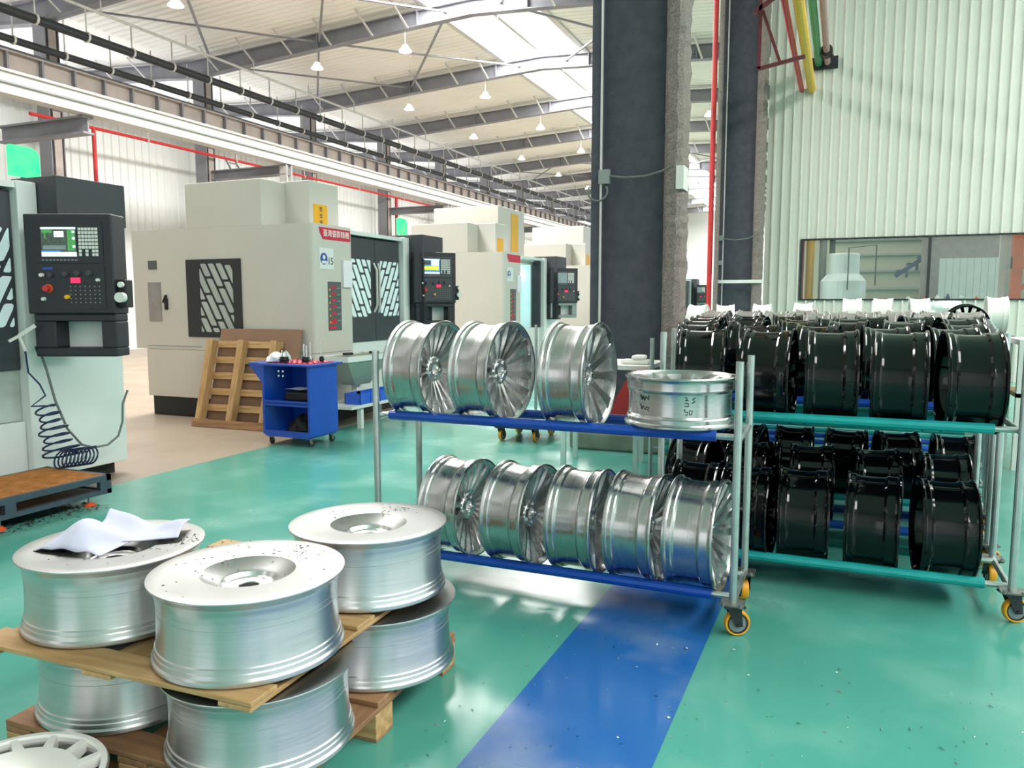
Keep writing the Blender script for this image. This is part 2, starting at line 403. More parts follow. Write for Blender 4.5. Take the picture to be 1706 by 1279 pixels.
# ---- rafters
def make_rafter():
    r = thing('roof_rafter', 'x', 'rafter', (0, 0, 0), group='roof rafters of the machine hall')
    g = G()
    pts = [(-33.0, 10.28, 10.74), (-31.0, 10.18, 10.66), (-23.2, 9.72, 10.26), (-21.9, 9.60, 10.22), (-20.2, 9.72, 10.26), (-12.6, 10.18, 10.66), (-10.75, 10.28, 10.74), (-8.9, 10.18, 10.66), (-1.2, 9.72, 10.26), (.6, 9.55, 10.22)]
    for i in range(len(pts)-1):
        (xa, ba, ta), (xb, bb, tb) = pts[i], pts[i+1]
        for (z0, z1, z2, z3, hw) in ((ba, bb, bb+.03, ba+.03, .14), (ta-.03, tb-.03, tb, ta, .14), (ba, bb, tb, ta, .012)):
            g.add([(xa,-hw,z0),(xb,-hw,z1),(xb,-hw,z2),(xa,-hw,z3),(xa,hw,z0),(xb,hw,z1),(xb,hw,z2),(xa,hw,z3)],
                  [(0,1,2,3),(7,6,5,4),(0,4,5,1),(2,6,7,3),(1,5,6,2),(0,3,7,4)])
    for xx, zz in ((-16.4, 9.95), (-12.6, 10.18), (-8.9, 10.18), (-5, 9.95)):
        g.box(xx-.02, xx+.02, -.13, .13, zz, zz+.5)
    P('beam', g, mt['steel_paint'], r)
    bg_ = G(); bg_.bar((0, -.05, 0), (-.18, -.75, .62), .07, .03); bm_ = bg_.mesh('fly_brace', mt['steel_light'])
    for xx in (-30.4, -28.8, -27.2, -25.6, -24.0, -20.6, -19.0, -17.4, -15.8, -14.2, -12.9, -8.0, -6.4, -4.8, -3.2):
        zb = 9.66 + (.60*(1-abs(xx+(10.75 if xx > -22 else 33))/11.1))
        P('fly_brace', bm_, None, r, loc=(xx, -.12, zb))
    return r
raf = make_rafter()
raf['label'] = 'dark grey roof rafter nearest the camera, crossing the top left corner'; raf.location = (0, 16.2, 0)
for k in range(1, 11):
    dup(raf, (0, 16.2+6*k, 0), label='dark grey roof rafter, %s one counted from the near end of the hall' % ORD[k])
# diagonal roof bracing rods
for n, (ya, yb) in enumerate(((16.2, 22.2), (22.2, 28.2), (46.2, 52.2))):
    t = thing('roof_bracing', ['crossed grey bracing rods under the roof between the two nearest rafters', 'crossed grey bracing rods under the roof beyond the second rafter', 'crossed grey bracing rods high up in the far roof bays'][n], 'bracing', (0, 0, 0), group='roof bracing')
    for (xa, za, xb, zb) in ((-21, 10.0, -16.4, 10.2), (-16.4, 10.2, -11.6, 10.5), (-9.8, 10.5, -5, 10.15)):
        for s_ in (0, 1):
            g = G(); a_, b_ = ((xa, ya, za), (xb, yb, zb)) if s_ == 0 else ((xb, ya, zb), (xa, yb, za))
            g.bar(a_, b_, .07, .05); P('rod', g, mt['steel_paint'], t)
# ---- wall columns of the machine hall, crane girder, runway beam
def make_wallcol():
    t = thing('wall_column', 'x', 'column', (0, 0, 0), group='wall columns of the machine hall')
    g = G(); g.box(-.25, .25, -.22, -.19, 0, 9.7); g.box(-.25, .25, .19, .22, 0, 9.7); g.box(-.02, .02, -.19, .19, 0, 9.7)
    P('shaft', g, mt['steel_paint'], t)
    g = G(); g.box(.25, .262, -.12, .12, 0, 9.6); P('face_plate', g, mt['girder'], t)
    g = G(); g.add([(.25,-.15,7.1),(.95,-.15,7.5),(.95,-.15,7.66),(.25,-.15,7.66),(.25,.15,7.1),(.95,.15,7.5),(.95,.15,7.66),(.25,.15,7.66)],
                   [(0,1,2,3),(7,6,5,4),(0,4,5,1),(1,5,6,2),(2,6,7,3),(3,7,4,0)])
    P('crane_bracket', g, mt['steel_paint'], t)
    return t
wc = make_wallcol(); wc.location = (-21.5, 10.2, 0)
wc['label'] = 'grey steel wall column beyond the left edge machine'
for k in range(0, 11):
    dup(wc, (-21.5, 16.2+6*k, 0), label='grey steel wall column behind the machines, %s one from the left' % (['first'] + ORD[1:])[k])
t = thing('crane_girder', 'long brown-grey crane girder with web stiffeners along the left wall', 'girder', (-20.9, 10, 7.7))
g = G(); g.box(-.16, .16, 0, 70, 0, .05); g.box(-.16, .16, 0, 70, .56, .60); g.box(-.012, .012, 0, 70, .05, .56); P('beam', g, mt['girder'], t)
g = G(); g.box(-.04, .04, 0, 70, .60, .70); P('rail', g, mt['steel_paint'], t)
sg = G(); sg.box(.012, .15, -.03, .03, .05, .56); sm_ = sg.mesh('stiffener', mt['steel_paint'])
for i in range(70): P('stiffener', sm_, None, t, loc=(0, .5+i*1.0, 0))
t = thing('runway_beam', 'pale white-painted runway beam below the crane girder', 'beam', (-18, 8, 0))
g = G(); g.box(-.2, .2, 0, 70, 6.36, 6.44); g.box(-.2, .2, 0, 70, 6.86, 6.92); g.box(.1, .14, 0, 70, 6.44, 6.86); P('beam', g, mt['beam_white'], t)
g = G(); g.box(.14, .2, 0, 70, 6.60, 6.64); P('conductor_strip', g, mt['plastic_grey'], t)
for i, y in enumerate((22.3, 34.3, 46.2, 58.2)):
    t = thing('runway_post', 'slim pale post under the white runway beam, %s one from the left' % ['first', 'second', 'third', 'fourth'][i], 'post', (-18, y, 0), group='runway posts')
    g = G(); g.box(-.16, .16, -.14, -.11, 0, 6.36); g.box(-.16, .16, .11, .14, 0, 6.36); g.box(-.02, .02, -.11, .11, 0, 6.36); P('shaft', g, mt['steel_light'], t)
    g = G(); g.box(-3.2, .1, -.15, .15, 6.0, 6.04); g.box(-3.2, .1, -.15, .15, 6.3, 6.34); g.box(-3.2, .1, -.02, .02, 6.04, 6.3); P('tie_beam', g, mt['steel_paint'], t)
t = thing('tie_beam', 'dark grey I-beam running from the white runway beam to the wall at the left edge', 'beam', (-18, 14.6, 0))
g = G(); g.box(-3.3, 0, -.16, .16, 5.9, 5.95); g.box(-3.3, 0, -.16, .16, 6.3, 6.35); g.box(-3.3, 0, -.02, .02, 5.95, 6.3); P('beam', g, mt['steel_paint'], t)
# service pipes under the eaves
def pipe(name, label, cat, pts, r, m, hang=None, group=None, n=12):
    t = thing(name, label, cat, pts[0], group=group); o0 = Vector(pts[0])
    g = G(); g.tube([Vector(p)-o0 for p in pts], r, n); P('pipe', g, m, t)
    if hang:
        hg = G(); hg.cyl((0,-.03,0), (0,.03,0), r*1.25, n=10); hg.bar((0,0,r), (0,0,r+hang[1]), .03, .03); hm = hg.mesh('hanger', mt['steel_light'])
        a_, b_ = Vector(pts[0]), Vector(pts[-1]); L_ = (b_-a_).length; k = 1
        while k*hang[0] < L_:
            P('hanger', hm, None, t, loc=tuple((b_-a_)*(k*hang[0]/L_))); k += 1
    return t
pipe('service_pipe', 'upper dark service pipe hung under the rafters along the wall', 'pipe', [(-19.6, 10, 8.9), (-19.6, 74, 9.0)], .12, mt['dark_steel'], (1.5, .7), 'service pipes')
pipe('service_pipe', 'lower dark service pipe just above the crane girder', 'pipe', [(-20.5, 10, 8.5), (-20.5, 74, 8.6)], .10, mt['dark_steel'], (1.5, .9), 'service pipes')
pipe('thin_conduit', 'thin pale conduit running below the roof beside the service pipes', 'conduit', [(-19.0, 10, 9.45), (-19.0, 74, 9.5)], .04, mt['steel_light'], (3, .3))
pipe('sprinkler_pipe', 'thin red sprinkler pipe running along the white wall', 'pipe', [(-21.0, 15.2, 6.82), (-21.0, 72, 6.95)], .05, mt['red_paint'], (4, .25))
pipe('sprinkler_drop', 'red vertical sprinkler pipe beside the first wall column', 'pipe', [(-21.0, 17.2, 6.82), (-21.0, 17.2, .4)], .06, mt['red_paint'])
pipe('sprinkler_drop', 'red vertical sprinkler pipe on the wall column between the machines', 'pipe', [(-21.0, 34.5, 6.82), (-21.0, 34.5, .4)], .08, mt['red_paint'])
t = thing('cable_ladder', 'slanted steel cable ladder against the white wall above the machine', 'cable ladder', (-21.0, 22.6, 6.9))
g = G(); g.bar((0,0,0), (0,2.0,-2.6), .06, .04); g.bar((.0,.5,0), (0,2.5,-2.6), .06, .04); P('side_rail', g, mt['steel_paint'], t)
for i in range(7):
    g = G(); f = (i+.5)/7; g.bar((0, 2.0*f, -2.6*f), (0, .5+2.0*f, -2.6*f), .05, .04); P('rung', g, mt['steel_paint'], t)
t = thing('cable_ladder', 'far steel cable ladder leaning by the third wall column gap', 'cable ladder', (-21.0, 46.6, 6.9))
g = G(); g.bar((0,0,0), (0,2.0,-4.2), .06, .04); g.bar((.0,.8,0), (0,2.8,-4.2), .06, .04); P('side_rail', g, mt['steel_paint'], t)
for i in range(8):
    g = G(); f = (i+.5)/8; g.bar((0, 2.0*f, -4.2*f), (0, .8+2.0*f, -4.2*f), .05, .04); P('rung', g, mt['steel_paint'], t)
# pendant lamps
lt = thing('pendant_lamp', 'x', 'lamp', (0, 0, 0), group='pendant lamps under the roof')
g = G(); g.cyl((0,0,.22), (0,0,.95), .012, n=6); P('stem', g, mt['steel_light'], lt)
g = G(); g.lathe([(.05,.22),(.09,.20),(.12,.12),(.20,.04),(.21,0),(.19,0),(.11,.1),(.04,.18)], 16); P('lamp_shade', g, mt['lamp_white'], lt)
g = G(); g.lathe([(.01,.10),(.07,.08),(.08,.03),(.05,-.02),(.01,-.03)], 12, closed=False); P('bulb', g, mt['lamp_white'], lt)
first = True; rows = (('left', -16.5, 9.36), ('middle', -13.1, 9.5), ('skylight', -9.9, 9.4), ('right', -5.5, 9.4))
for rn, X, Z in rows:
    for k in range(0, 9):
        lab = 'small white pendant lamp in the %s lamp row, %s from the near end' % (rn, (['first']+ORD[1:])[k])
        if first: lt.location = (X, 16.2+6*k, Z); lt['label'] = lab; first = False
        else: dup(lt, (X, 16.2+6*k, Z), label=lab)

# ---- big columns between the bays
def hcol(name, label, X0, X1, Y, rough_right=True):
    t = thing(name, label, 'column', ((X0+X1)/2, Y, 0)); hw = (X1-X0)/2
    r2 = random.Random(int(Y*10))
    # flange on the left and right sides (run along Y), web between facing the camera
    g = G(); g.box(-hw+.02, hw-.05, .16, .26, 0, 10.2); P('web', g, mt['col_dark'], t)
    g = G(); g.box(-hw, -hw+.10, 0, .45, 0, 10.2); P('flange', g, mt['col_dark'], t)
    # sprayed rough flange: lumpy surface
    g = G(); nz_, ny_ = 150, 6; v = []; f = []
    for i in range(nz_+1):
        for (px, py) in ((hw-.20, .02), (hw-.16, -.03), (hw-.06, -.05), (hw-.01, 0), (hw, .22), (hw-.02, .45), (hw-.16, .46)):
            d = r2.uniform(-.014, .014) if (px, py) != (hw-.20, .02) else 0
            v.append((px+d, py+r2.uniform(-.012, .012), 10.2*i/nz_))
    m_ = 7
    for i in range(nz_):
        for k in range(m_): f.append((i*m_+k, i*m_+(k+1)%m_, (i+1)*m_+(k+1)%m_, (i+1)*m_+k))
    g.add(v, f, False); P('sprayed_flange', g, mt['col_rough'], t)
    g = G(); g.cyl((-hw+.12, -.03, 0), (-hw+.12, -.03, 10.2), .014, n=8); P('conduit', g, mt['steel_light'], t)
    return t
c1 = hcol('steel_column', 'large dark fireproofed steel column nearest the camera, in the middle of the picture', -2.60, -1.60, 8.35)
g = G(); g.box(-.40, -.28, -.06, -.005, 2.88, 3.03); P('junction_box', g, mt['plastic_grey'], c1)
g = G(); g.tube([(-.28, -.04, 2.96), (-.1, -.06, 2.93), (.12, -.07, 2.93), (.3, -.08, 2.97), (.42, -.09, 3.02)], .012); P('cable', g, mt['cable'], c1)
g = G(); g.box(.44, .52, -.06, .2, 2.78, 3.02); P('switch_box', g, mt['plastic_white'], c1)
g = G(); g.tube([(-.41+.11*math.cos(a), -.05, 2.80+.10*math.sin(a)) for a in [R_(x) for x in range(150, 391, 20)]], .011); P('cable_loop', g, mt['cable'], c1)
g = G(); g.prism([(-.62,-.34),(.60,-.30),(.66,.6),(-.6,.6)], 0, .20); P('footing', g, mt['concrete'], c1, bevel=.03)
c2 = hcol('steel_column', 'dark steel column further back beside the ribbed partition wall', -2.60, -1.66, 17.75)
g = G(); g.box(-.52, .52, -.09, -.05, 2.02, 2.09); P('cross_bar', g, mt['plastic_white'], c2)
g = G(); g.tube([(-.4, -.06, 3.0), (-.1, -.08, 2.95), (.2, -.08, 2.98), (.45, -.09, 3.12)], .012); P('cable', g, mt['cable'], c2)
g = G(); g.box(-.44, -.34, -.08, 0, 2.95, 3.06); g.box(-.44, -.36, -.08, 0, 2.42, 2.52); P('junction_box', g, mt['plastic_grey'], c2)
pipe('riser_pipe', 'red vertical fire riser pipe beside the far dark column', 'pipe', [(-2.74, 17.6, .1), (-2.74, 17.6, 10)], .055, mt['red_paint'])
t = pipe('riser_pipe', 'lagged grey-brown vertical pipe between the red riser and far column', 'pipe', [(-2.60, 17.58, .1), (-2.60, 17.58, 10)], .05, mt['col_rough'])
# pipes crossing overhead into the partition wall
ov = 'coloured pipes entering the partition wall'
pipe('overhead_pipe', 'yellow overhead pipe ending at the ribbed wall', 'pipe', [(-.80, 7, 6.12), (-.80, 18.25, 6.12)], .085, mt['yellow_paint'], None, ov)
pipe('overhead_pipe', 'slim red overhead pipe left of the yellow one', 'pipe', [(-1.0, 7, 6.12), (-1.0, 18.25, 6.12)], .05, mt['red_paint'], None, ov)
pipe('overhead_pipe', 'green overhead pipe right of the yellow one', 'pipe', [(-.68, 7, 6.62), (-.68, 18.25, 6.62)], .07, mt['green_paint'], None, ov)
pipe('overhead_pipe', 'faded pink overhead pipe with a valve, rightmost of the coloured pipes', 'pipe', [(-.51, 7, 6.62), (-.51, 18.25, 6.62)], .06, mt['pink_pipe'], None, ov)
g = G(); g.cyl((-.51, 17.3, 6.62), (-.51, 17.5, 6.62), .12, n=12); g.cyl((-.51, 17.4, 6.55), (-.38, 17.4, 6.52), .03, n=8); tag(P('pipe_valve', g, mt['chips_dark']), 'dark valve clamped on the pink overhead pipe', 'valve')
g = G(); g.box(-.86, -.30, 18.18, 18.262, 6.50, 6.74); tag(P('wall_plate', g, mt['ink']), 'black flashing plate where green and pink pipes meet the wall', 'plate')
t = thing('pipe_bracket', 'maroon triangular bracket holding the red and yellow overhead pipes', 'bracket', (-1.35, 12.8, 0))
g = G(); g.bar((.02, 0, 5.15), (.02, 0, 6.6), .05, .05); P('upright', g, mt['red_dark'], t)
g = G(); g.bar((0, 0, 5.15), (.68, 0, 5.26), .05, .05); P('arm', g, mt['red_dark'], t)
g = G(); g.bar((.05, 0, 6.0), (.32, 0, 5.22), .045, .045); P('brace', g, mt['red_dark'], t)
g = G(); g.bar((-.08, 0, 5.98), (.42, 0, 6.3), .05, .06); P('strut', g, mt['red_dark'], t)

# ---- the room behind the window
g = G(); g.box(-1.6, 12, 27, 27.2, 0, 6.5); struct('wall_beyond', g, mt['wall_room'])
t = thing('wall_rail', 'horizontal rails on the pale wall seen through the window', 'rail', (0, 26.9, 0))
for z in (2.0, 2.55, 3.05, 3.5):
    g = G(); g.box(-.4, 3.1, 0, .08, z, z+.06); P('rail', g, mt['plastic_grey'], t)
for X, m, lab, r in ((-1.02, mt['red_paint'], 'red standpipe behind the left end of the window', .06), (-.82, mt['yellow_paint'], 'orange-yellow standpipe behind the left end of the window', .10),
                  (-.52, mt['plastic_grey'], 'grey standpipe behind the window beside the yellow pipe', .09), (-.30, mt['dark_steel'], 'dark standpipe behind the window near the tank', .07)):
    pipe('standpipe', lab, 'pipe', [(X, 21.4, 0), (X, 21.4, 5.5)], r, m, group='standpipes beyond the window')
g = G(); g.box(-1.45, -1.12, 20.6, 21.6, 0, 5.6); tag(P('brown_post', g, mt['col_rough']), 'brown post just inside the left end of the window', 'post')
t = thing('water_tank', 'pale white plastic tank on a stand behind the window', 'tank', (-.02, 21.0, 0))
g = G(); g.lathe([(.02,1.55),(.5,1.55),(.52,1.7),(.52,2.12),(.42,2.25),(.36,2.3),(.36,2.75),(.34,2.8),(.02,2.8)], 24, closed=False); P('shell', g, mt['tank'], t)
g = G(); g.box(-.45, .45, -.45, .45, 0, 1.55); P('stand', g, mt['wall_room'], t)
g = G(); g.tube([(.1,-.55,1.9), (.1,-.55,2.9), (.7,-.55,2.95), (.7,-.55,2.0)], .015); P('frame', g, mt['dark_steel'], t)
t = thing('staircase', 'zigzag steel staircase seen through the window', 'stairs', (1.4, 25.5, 2.5))
for i in range(9):
    g = G(); g.box(.26*i, .26*i+.28, -.3, .3, .19*i, .19*i+.04); g.box(.26*i+.25, .26*i+.29, -.3, .3, .19*i-.17, .19*i); P('tread', g, mt['navy'], t)
g = G(); g.bar((-.05, -.32, -.15), (2.4, -.32, 1.6), .03, .12); P('stringer', g, mt['navy'], t)
g = G(); g.box(2.0, 4.2, 25.0, 25.2, 0, 5); tag(P('room_screen', g, mt['primer']), 'grey-brown partition panel behind the window right of the stairs', 'panel')
t = thing('strip_curtain', 'translucent hanging strip curtain behind the window', 'curtain', (2.3, 23.4, 0))
for i in range(9):
    g = G(); g.box(.16*i, .16*i+.15, 0, .01, 0.02, 2.75); P('strip', g, mt['tank'], t)
t = thing('conveyor_frame', 'orange steel frame standing at the right end of the window', 'frame', (3.55, 20.6, 0))
g = G(); g.box(-.1, .1, -.1, .1, 0, 4.2); P('post', g, mt['orange_paint'], t)
g = G(); g.box(-.1, 2.6, -.12, .12, 2.35, 2.62); P('beam', g, mt['orange_paint'], t)
g = G(); g.bar((.1, 0, 1.9), (.6, 0, 2.4), .08, .08); P('brace', g, mt['orange_paint'], t)
g = G(); g.box(-.32, -.18, .1, .2, 1.2, 3.4); P('conduit', g, mt['steel_light'], t)
t = thing('work_bench', 'dark cluttered bench below the window on its far side', 'bench', (1.0, 20.2, 0))
g = G(); g.box(.2, 2.1, -.3, .4, 1.45, 1.62); P('top', g, mt['navy'], t)
for x in (.3, 1.9): g = G(); g.box(x, x+.08, -.2, .3, 0, 1.45); P('leg', g, mt['dark_steel'], t)
for i in range(6):
    x = 1.4 + i*.28 + rnd.uniform(-.08, .08); h = rnd.uniform(.1, .24)
    g = G(); g.lathe([(.01,0),(.05,0),(.052,h*.6),(.025,h*.8),(.025,h),(.01,h)], 10, closed=False)
    tag(P('bottle', g, mt[['tank','orange_paint','white_wheel','navy'][i % 4]], loc=(x, 20.05, 1.62)), 'small bottle on the dark bench behind the window, %s from the left' % (['first']+ORD[1:])[i], 'bottle', 'bottles on the bench behind the window')
# ------------------------------------------------------------------ wheels
def rim_prof(R, W):
    o = [(R-.002,0),(R,.004),(R,.011),(R-.008,.016),(R-.012,.023),(R-.012,.043),(R-.017,.049),(R-.021,.060),(R-.0235,W*.42),(R-.0235,W*.62),
         (R-.021,W-.080),(R-.014,W-.070),(R-.012,W-.064),(R-.0135,W-.052),(R-.0125,W-.026),(R-.009,W-.018),(R-.001,W-.012),(R,W-.006),(R-.003,W)]
    i = [(R-.012,W-.001),(R-.018,W-.010),(R-.030,W-.022),(R-.034,W-.06),(R-.035,W*.5),(R-.034,.08),(R-.026,.05),(R-.024,.022),(R-.014,.006)]
    return o + i
def spoke_mesh(R, W, kind, mat):
    g = G(); zf = W-.014
    # station: radius, z of front, half width front, half width back, thickness
    if kind == 'slim':   st = [(.055, W-.085, .010, .013, .045), (.11, W-.062, .007, .012, .040), (.18, W-.036, .008, .013, .032), (R-.026, zf, .014, .018, .022)]
    elif kind == 'bold': st = [(.055, W-.080, .013, .018, .050), (.12, W-.058, .011, .017, .045), (.19, W-.034, .014, .019, .036), (R-.026, zf, .022, .026, .024)]
    else:                st = [(.050, W-.070, .022, .026, .050), (.12, W-.050, .018, .024, .045), (.19, W-.030, .024, .030, .034), (R-.026, zf, .036, .040, .024)]
    v = []
    for r, z, a, b, t in st: v += [(r, -a, z), (r, a, z), (r, b, z-t), (r, -b, z-t)]
    f = []
    for i in range(len(st)-1):
        for k in range(4): f.append((4*i+k, 4*i+(k+1)%4, 4*i+4+(k+1)%4, 4*i+4+k))
    f += [(3,2,1,0), (4*len(st)-4, 4*len(st)-3, 4*len(st)-2, 4*len(st)-1)]
    g.add(v, f); return g.mesh('spoke', mat)
def hub_mesh(R, W, mat, lugs=5):
    g = G(); z = W-.072
    g.lathe([(.032, z-.05),(.032, z-.004),(.036, z),(.070, z-.002),(.078, z-.012),(.080, z-.06)], 28)
    for k in range(lugs):
        a = 2*math.pi*k/lugs; g.cyl((.053*math.cos(a), .053*math.sin(a), z-.01), (.053*math.cos(a), .053*math.sin(a), z+.006), .011, n=10)
    return g.mesh('hub', mat)
def make_wheel(name, label, R, W, kind, nsp, mb, ms, n=64, joined=False, group=None):
    t = thing(name, label, 'wheel', group=group)
    g = G(); g.lathe(rim_prof(R, W), n); P('barrel', g, mb, t)
    P('hub', hub_mesh(R, W, ms), None, t)
    sm = spoke_mesh(R, W, kind, ms)
    if joined:
        g = G(); src = [tuple(v.co) for v in sm.vertices]; fs = [tuple(p.vertices) for p in sm.polygons]
        for k in range(nsp):
            g.xf = Matrix.Rotation(2*math.pi*k/nsp, 4, 'Z'); g.add(src, fs)
        P('spoke_face', g, ms, t)
    else:
        for k in range(nsp): P('spoke', sm, None, t, rot=(0, 0, 2*math.pi*(k+.5*0)/nsp))
    return t
def qx(spin=0, yaw=0, pitch=0):     # wheel axis (local z) turned to +X, then small yaw about world z
    return Quaternion((0,0,1), R_(yaw)) @ Quaternion((0,1,0), R_(90+pitch)) @ Quaternion((0,0,1), R_(spin))

# ---- castors and racks
def castor_parts(t, x, y, yaw=0, r=.062, mats=None):
    c = G(); c.box(-.05, .05, -.045, .045, .145, .155)
    for s_ in (-1, 1):
        c.add([(-.035, s_*.024, .145), (.035, s_*.024, .145), (.022+.02, s_*.028, r-.01), (-.005+.012, s_*.028, r-.012),
               (-.035, s_*.029, .145), (.035, s_*.029, .145), (.022+.02, s_*.033, r-.01), (-.005+.012, s_*.033, r-.012)],
              [(0,1,2,3),(7,6,5,4),(0,4,5,1),(1,5,6,2),(2,6,7,3),(3,7,4,0)])
    c.cyl((.022, -.04, r), (.022, .04, r), .009, n=8); c.cyl((0,0,.135), (0,0,.15), .034, n=14)
    f = P('castor', c, mt['dark_steel'], t, loc=(x, y, 0), rot=(0, 0, yaw))
    xf = Matrix.Translation((.022, 0, r)) @ Matrix.Rotation(R_(90), 4, 'X')
    g = G(xf); g.lathe([(r-.012,-.018),(r-.004,-.019),(r,-.012),(r,.012),(r-.004,.019),(r-.012,.018)], 28); P('tyre', g, mt['orange_pu'], f)
    g = G(xf); g.lathe([(r-.018,-.02),(r-.012,-.02),(r-.012,.02),(r-.018,.02)], 24); P('tyre_ring', g, mt['rubber'], f)
    g = G(xf); g.lathe([(.006,-.017),(r-.018,-.015),(r-.018,.015),(.006,.017)], 24); P('wheel_core', g, mt['castor_grey'], f)
    return f
def make_rack(label, loc, L, D, ztop, rails, wrap, rot=0, group=None, castors=True, inset=.06, yaws=(25, 25, 70, 110)):
    t = thing('wheel_rack', label, 'rack', loc, (0, 0, rot), group)
    r = .019
    for (x, y) in ((0, 0), (L, 0), (0, D), (L, D)):
        g = G(); g.cyl((x, y, .16 if castors else 0), (x, y, ztop), r, n=12); P('post', g, mt['tube'], t)
    for z in rails:
        for y in (inset, D-inset):
            g = G(); g.cyl((.0, y, z), (L, y, z), .016, n=10); b_ = P('rail', g, mt['tube'], t)
            g = G(); g.cyl((.05, y, z), (L-.11, y, z), .027, n=10); P('rail_wrap', g, wrap, b_)
        for x in (0, L):
            g = G(); g.cyl((x, 0, z-.005), (x, D, z-.005), .016, n=10); P('end_bar', g, mt['tube'], t)
    if castors:
        for i, (x, y) in enumerate(((0, 0), (L, 0), (0, D), (L, D))):
            g = G(); g.box(x-.055, x+.055, y-.05, y+.05, .155, .163); g.cyl((x-.04, y-.05, .155), (x-.04, y-.05, .175), .009, n=6); g.cyl((x+.04, y-.05, .155), (x+.04, y-.05, .175), .009, n=6)
            P('base_plate', g, mt['tube_dark'], t); castor_parts(t, x, y, R_(yaws[i]))
    return t
# ---- front silver rack and its aluminium wheels
make_rack('silver tube wheel rack with blue-wrapped rails in the middle foreground', (-2.43, 3.74, 0), 2.0, .48, 1.325, (.955, .165), mt['blue_wrap'], inset=.07)
RS, WS = .283, .25
wA = make_wheel('aluminium_wheel', 'x', RS, WS, 'slim', 20, mt['alu_rack'], mt['alu_spoke'])
wB = make_wheel('aluminium_wheel', 'x', RS, WS, 'bold', 15, mt['alu_rack'], mt['alu_spoke'])
wC = make_wheel('aluminium_wheel', 'x', RS, WS, 'wide', 10, mt['alu_rack'], mt['alu_spoke'])
zc = .955 + math.sqrt((RS+.027)**2 - .17**2)
used = {}
def put(src, loc, rot, label, group):
    if src.name not in used:
        used[src.name] = 1; src.location = loc; src.rotation_mode = 'QUATERNION'; src.rotation_quaternion = rot; src['label'] = label; src['group'] = group; return src
    return dup(src, loc, rot, label, group)
gu = 'bare aluminium wheels on the silver rack'
put(wA, (-2.345, 3.98, zc), qx(4, -4), 'bare aluminium wheel with many slim spokes, leftmost on the upper shelf', gu)
put(wB, (-1.925, 3.98, zc), qx(9, -6), 'bare aluminium wheel with bold spokes, second from left on the upper shelf', gu)
put(wC, (-1.42, 3.98, zc), qx(12, -3), 'bare aluminium wheel with wide double spokes, third on the upper shelf', gu)
zl = .165 + math.sqrt((RS+.027)**2 - .17**2)
for i, (x, s_, yw) in enumerate(((-2.13, wA, -5), (-1.74, wA, -6), (-1.385, wC, -2), (-1.06, wB, -4), (-.755, wB, -5))):
    put(s_, (x, 3.98, zl), qx(i*7+3, yw), 'bare aluminium wheel on the lower shelf of the silver rack, %s from the left' % ['first', 'second', 'third', 'fourth', 'fifth'][i], gu)
fw = dup(wC, (-.755, 4.0, .983), Quaternion((0,0,1), R_(20)), 'bare aluminium wheel lying flat on the upper shelf with handwritten black marks', gu)
# pen marks on the lying wheel's barrel
def scribble(t, pts, a0, z0, sc, r):
    g = G(); ps = []
    for (u, v) in pts:
        a = a0 + u*sc/r; ps.append((r*math.cos(a), r*math.sin(a), z0+v*sc))
    g.tube(ps, .0026, 5); return P('pen_mark', g, mt['ink'], t)
rb = RS - .0225
for pts in (((0,3),(1,1),(1.6,2.6),(2.4,.6),(3.2,2.4),(4.4,1.2),(4.6,3)), ((0,-1),(1,-3),(1.8,-1.6),(2.8,-3.2),(3.6,-1.8),(5,-2.2),(4,-3),(5,-3.6))):
    scribble(fw, pts, R_(-127-20), .125, .012, rb)
for pts in (((0,0),(1,0),(1,1),(0,1),(0,2)), ((1.6,0),(1.6,1.6),(2.6,1.4),(2.4,.2),(1.6,0)), ((0,3),(1.2,3),(1.2,4),(0,4)), ((0,5),(1.2,5),(.6,5),(.6,6),(0,6)), ((2.4,4),(3.4,4.6),(2.6,5.4),(3.6,6))):
    scribble(fw, pts, R_(-74-20), .075, .014, rb)

# ---- black wheels on teal racks, in rows toward the partition
RB, WB = .273, .272
bA = make_wheel('black_wheel', 'x', RB, WB, 'bold', 14, mt['black_gloss'], mt['black_gloss'], n=56, joined=True)
bP = make_wheel('primed_wheel', 'x', RB, WB, 'bold', 10, mt['primer'], mt['primer'], n=32, joined=True)
bW = make_wheel('painted_wheel', 'x', RB, WB, 'wide', 10, mt['white_wheel'], mt['white_wheel'], n=32, joined=True)
make_rack('silver tube rack with teal-wrapped rails carrying black wheels, front right', (-.94, 4.447, 0), 1.78, .56, 1.43, (.965, .16), mt['teal_wrap'], inset=.07, yaws=(10, 20, 60, 100))
zcu = .965 + math.sqrt((RB+.027)**2 - .21**2)
zcl = .16 + math.sqrt((RB+.027)**2 - .21**2)
pos = ['first', 'second', 'third', 'fourth', 'fifth', 'sixth', 'seventh']
for i, x in enumerate((-.90, -.515, -.185, .16, .50)):
    put(bA, (x, 4.727, zcu), qx(i*11, [6, -3, 2, -2, 1][i]), 'gloss black wheel on the upper shelf of the front teal rack, %s from the left' % pos[i], 'black wheels on the front rack')
for i, x in enumerate((-.90, -.60, -.30, .066, .42)):
    put(bA, (x, 4.727, zcl), qx(i*9, [0, -4, 2, -3, 3][i]), 'gloss black wheel on the lower shelf of the front teal rack, %s from the left' % pos[i], 'black wheels on the front rack')
r3 = random.Random(5)
rack_y = [5.30 + .80*i for i in range(8)]
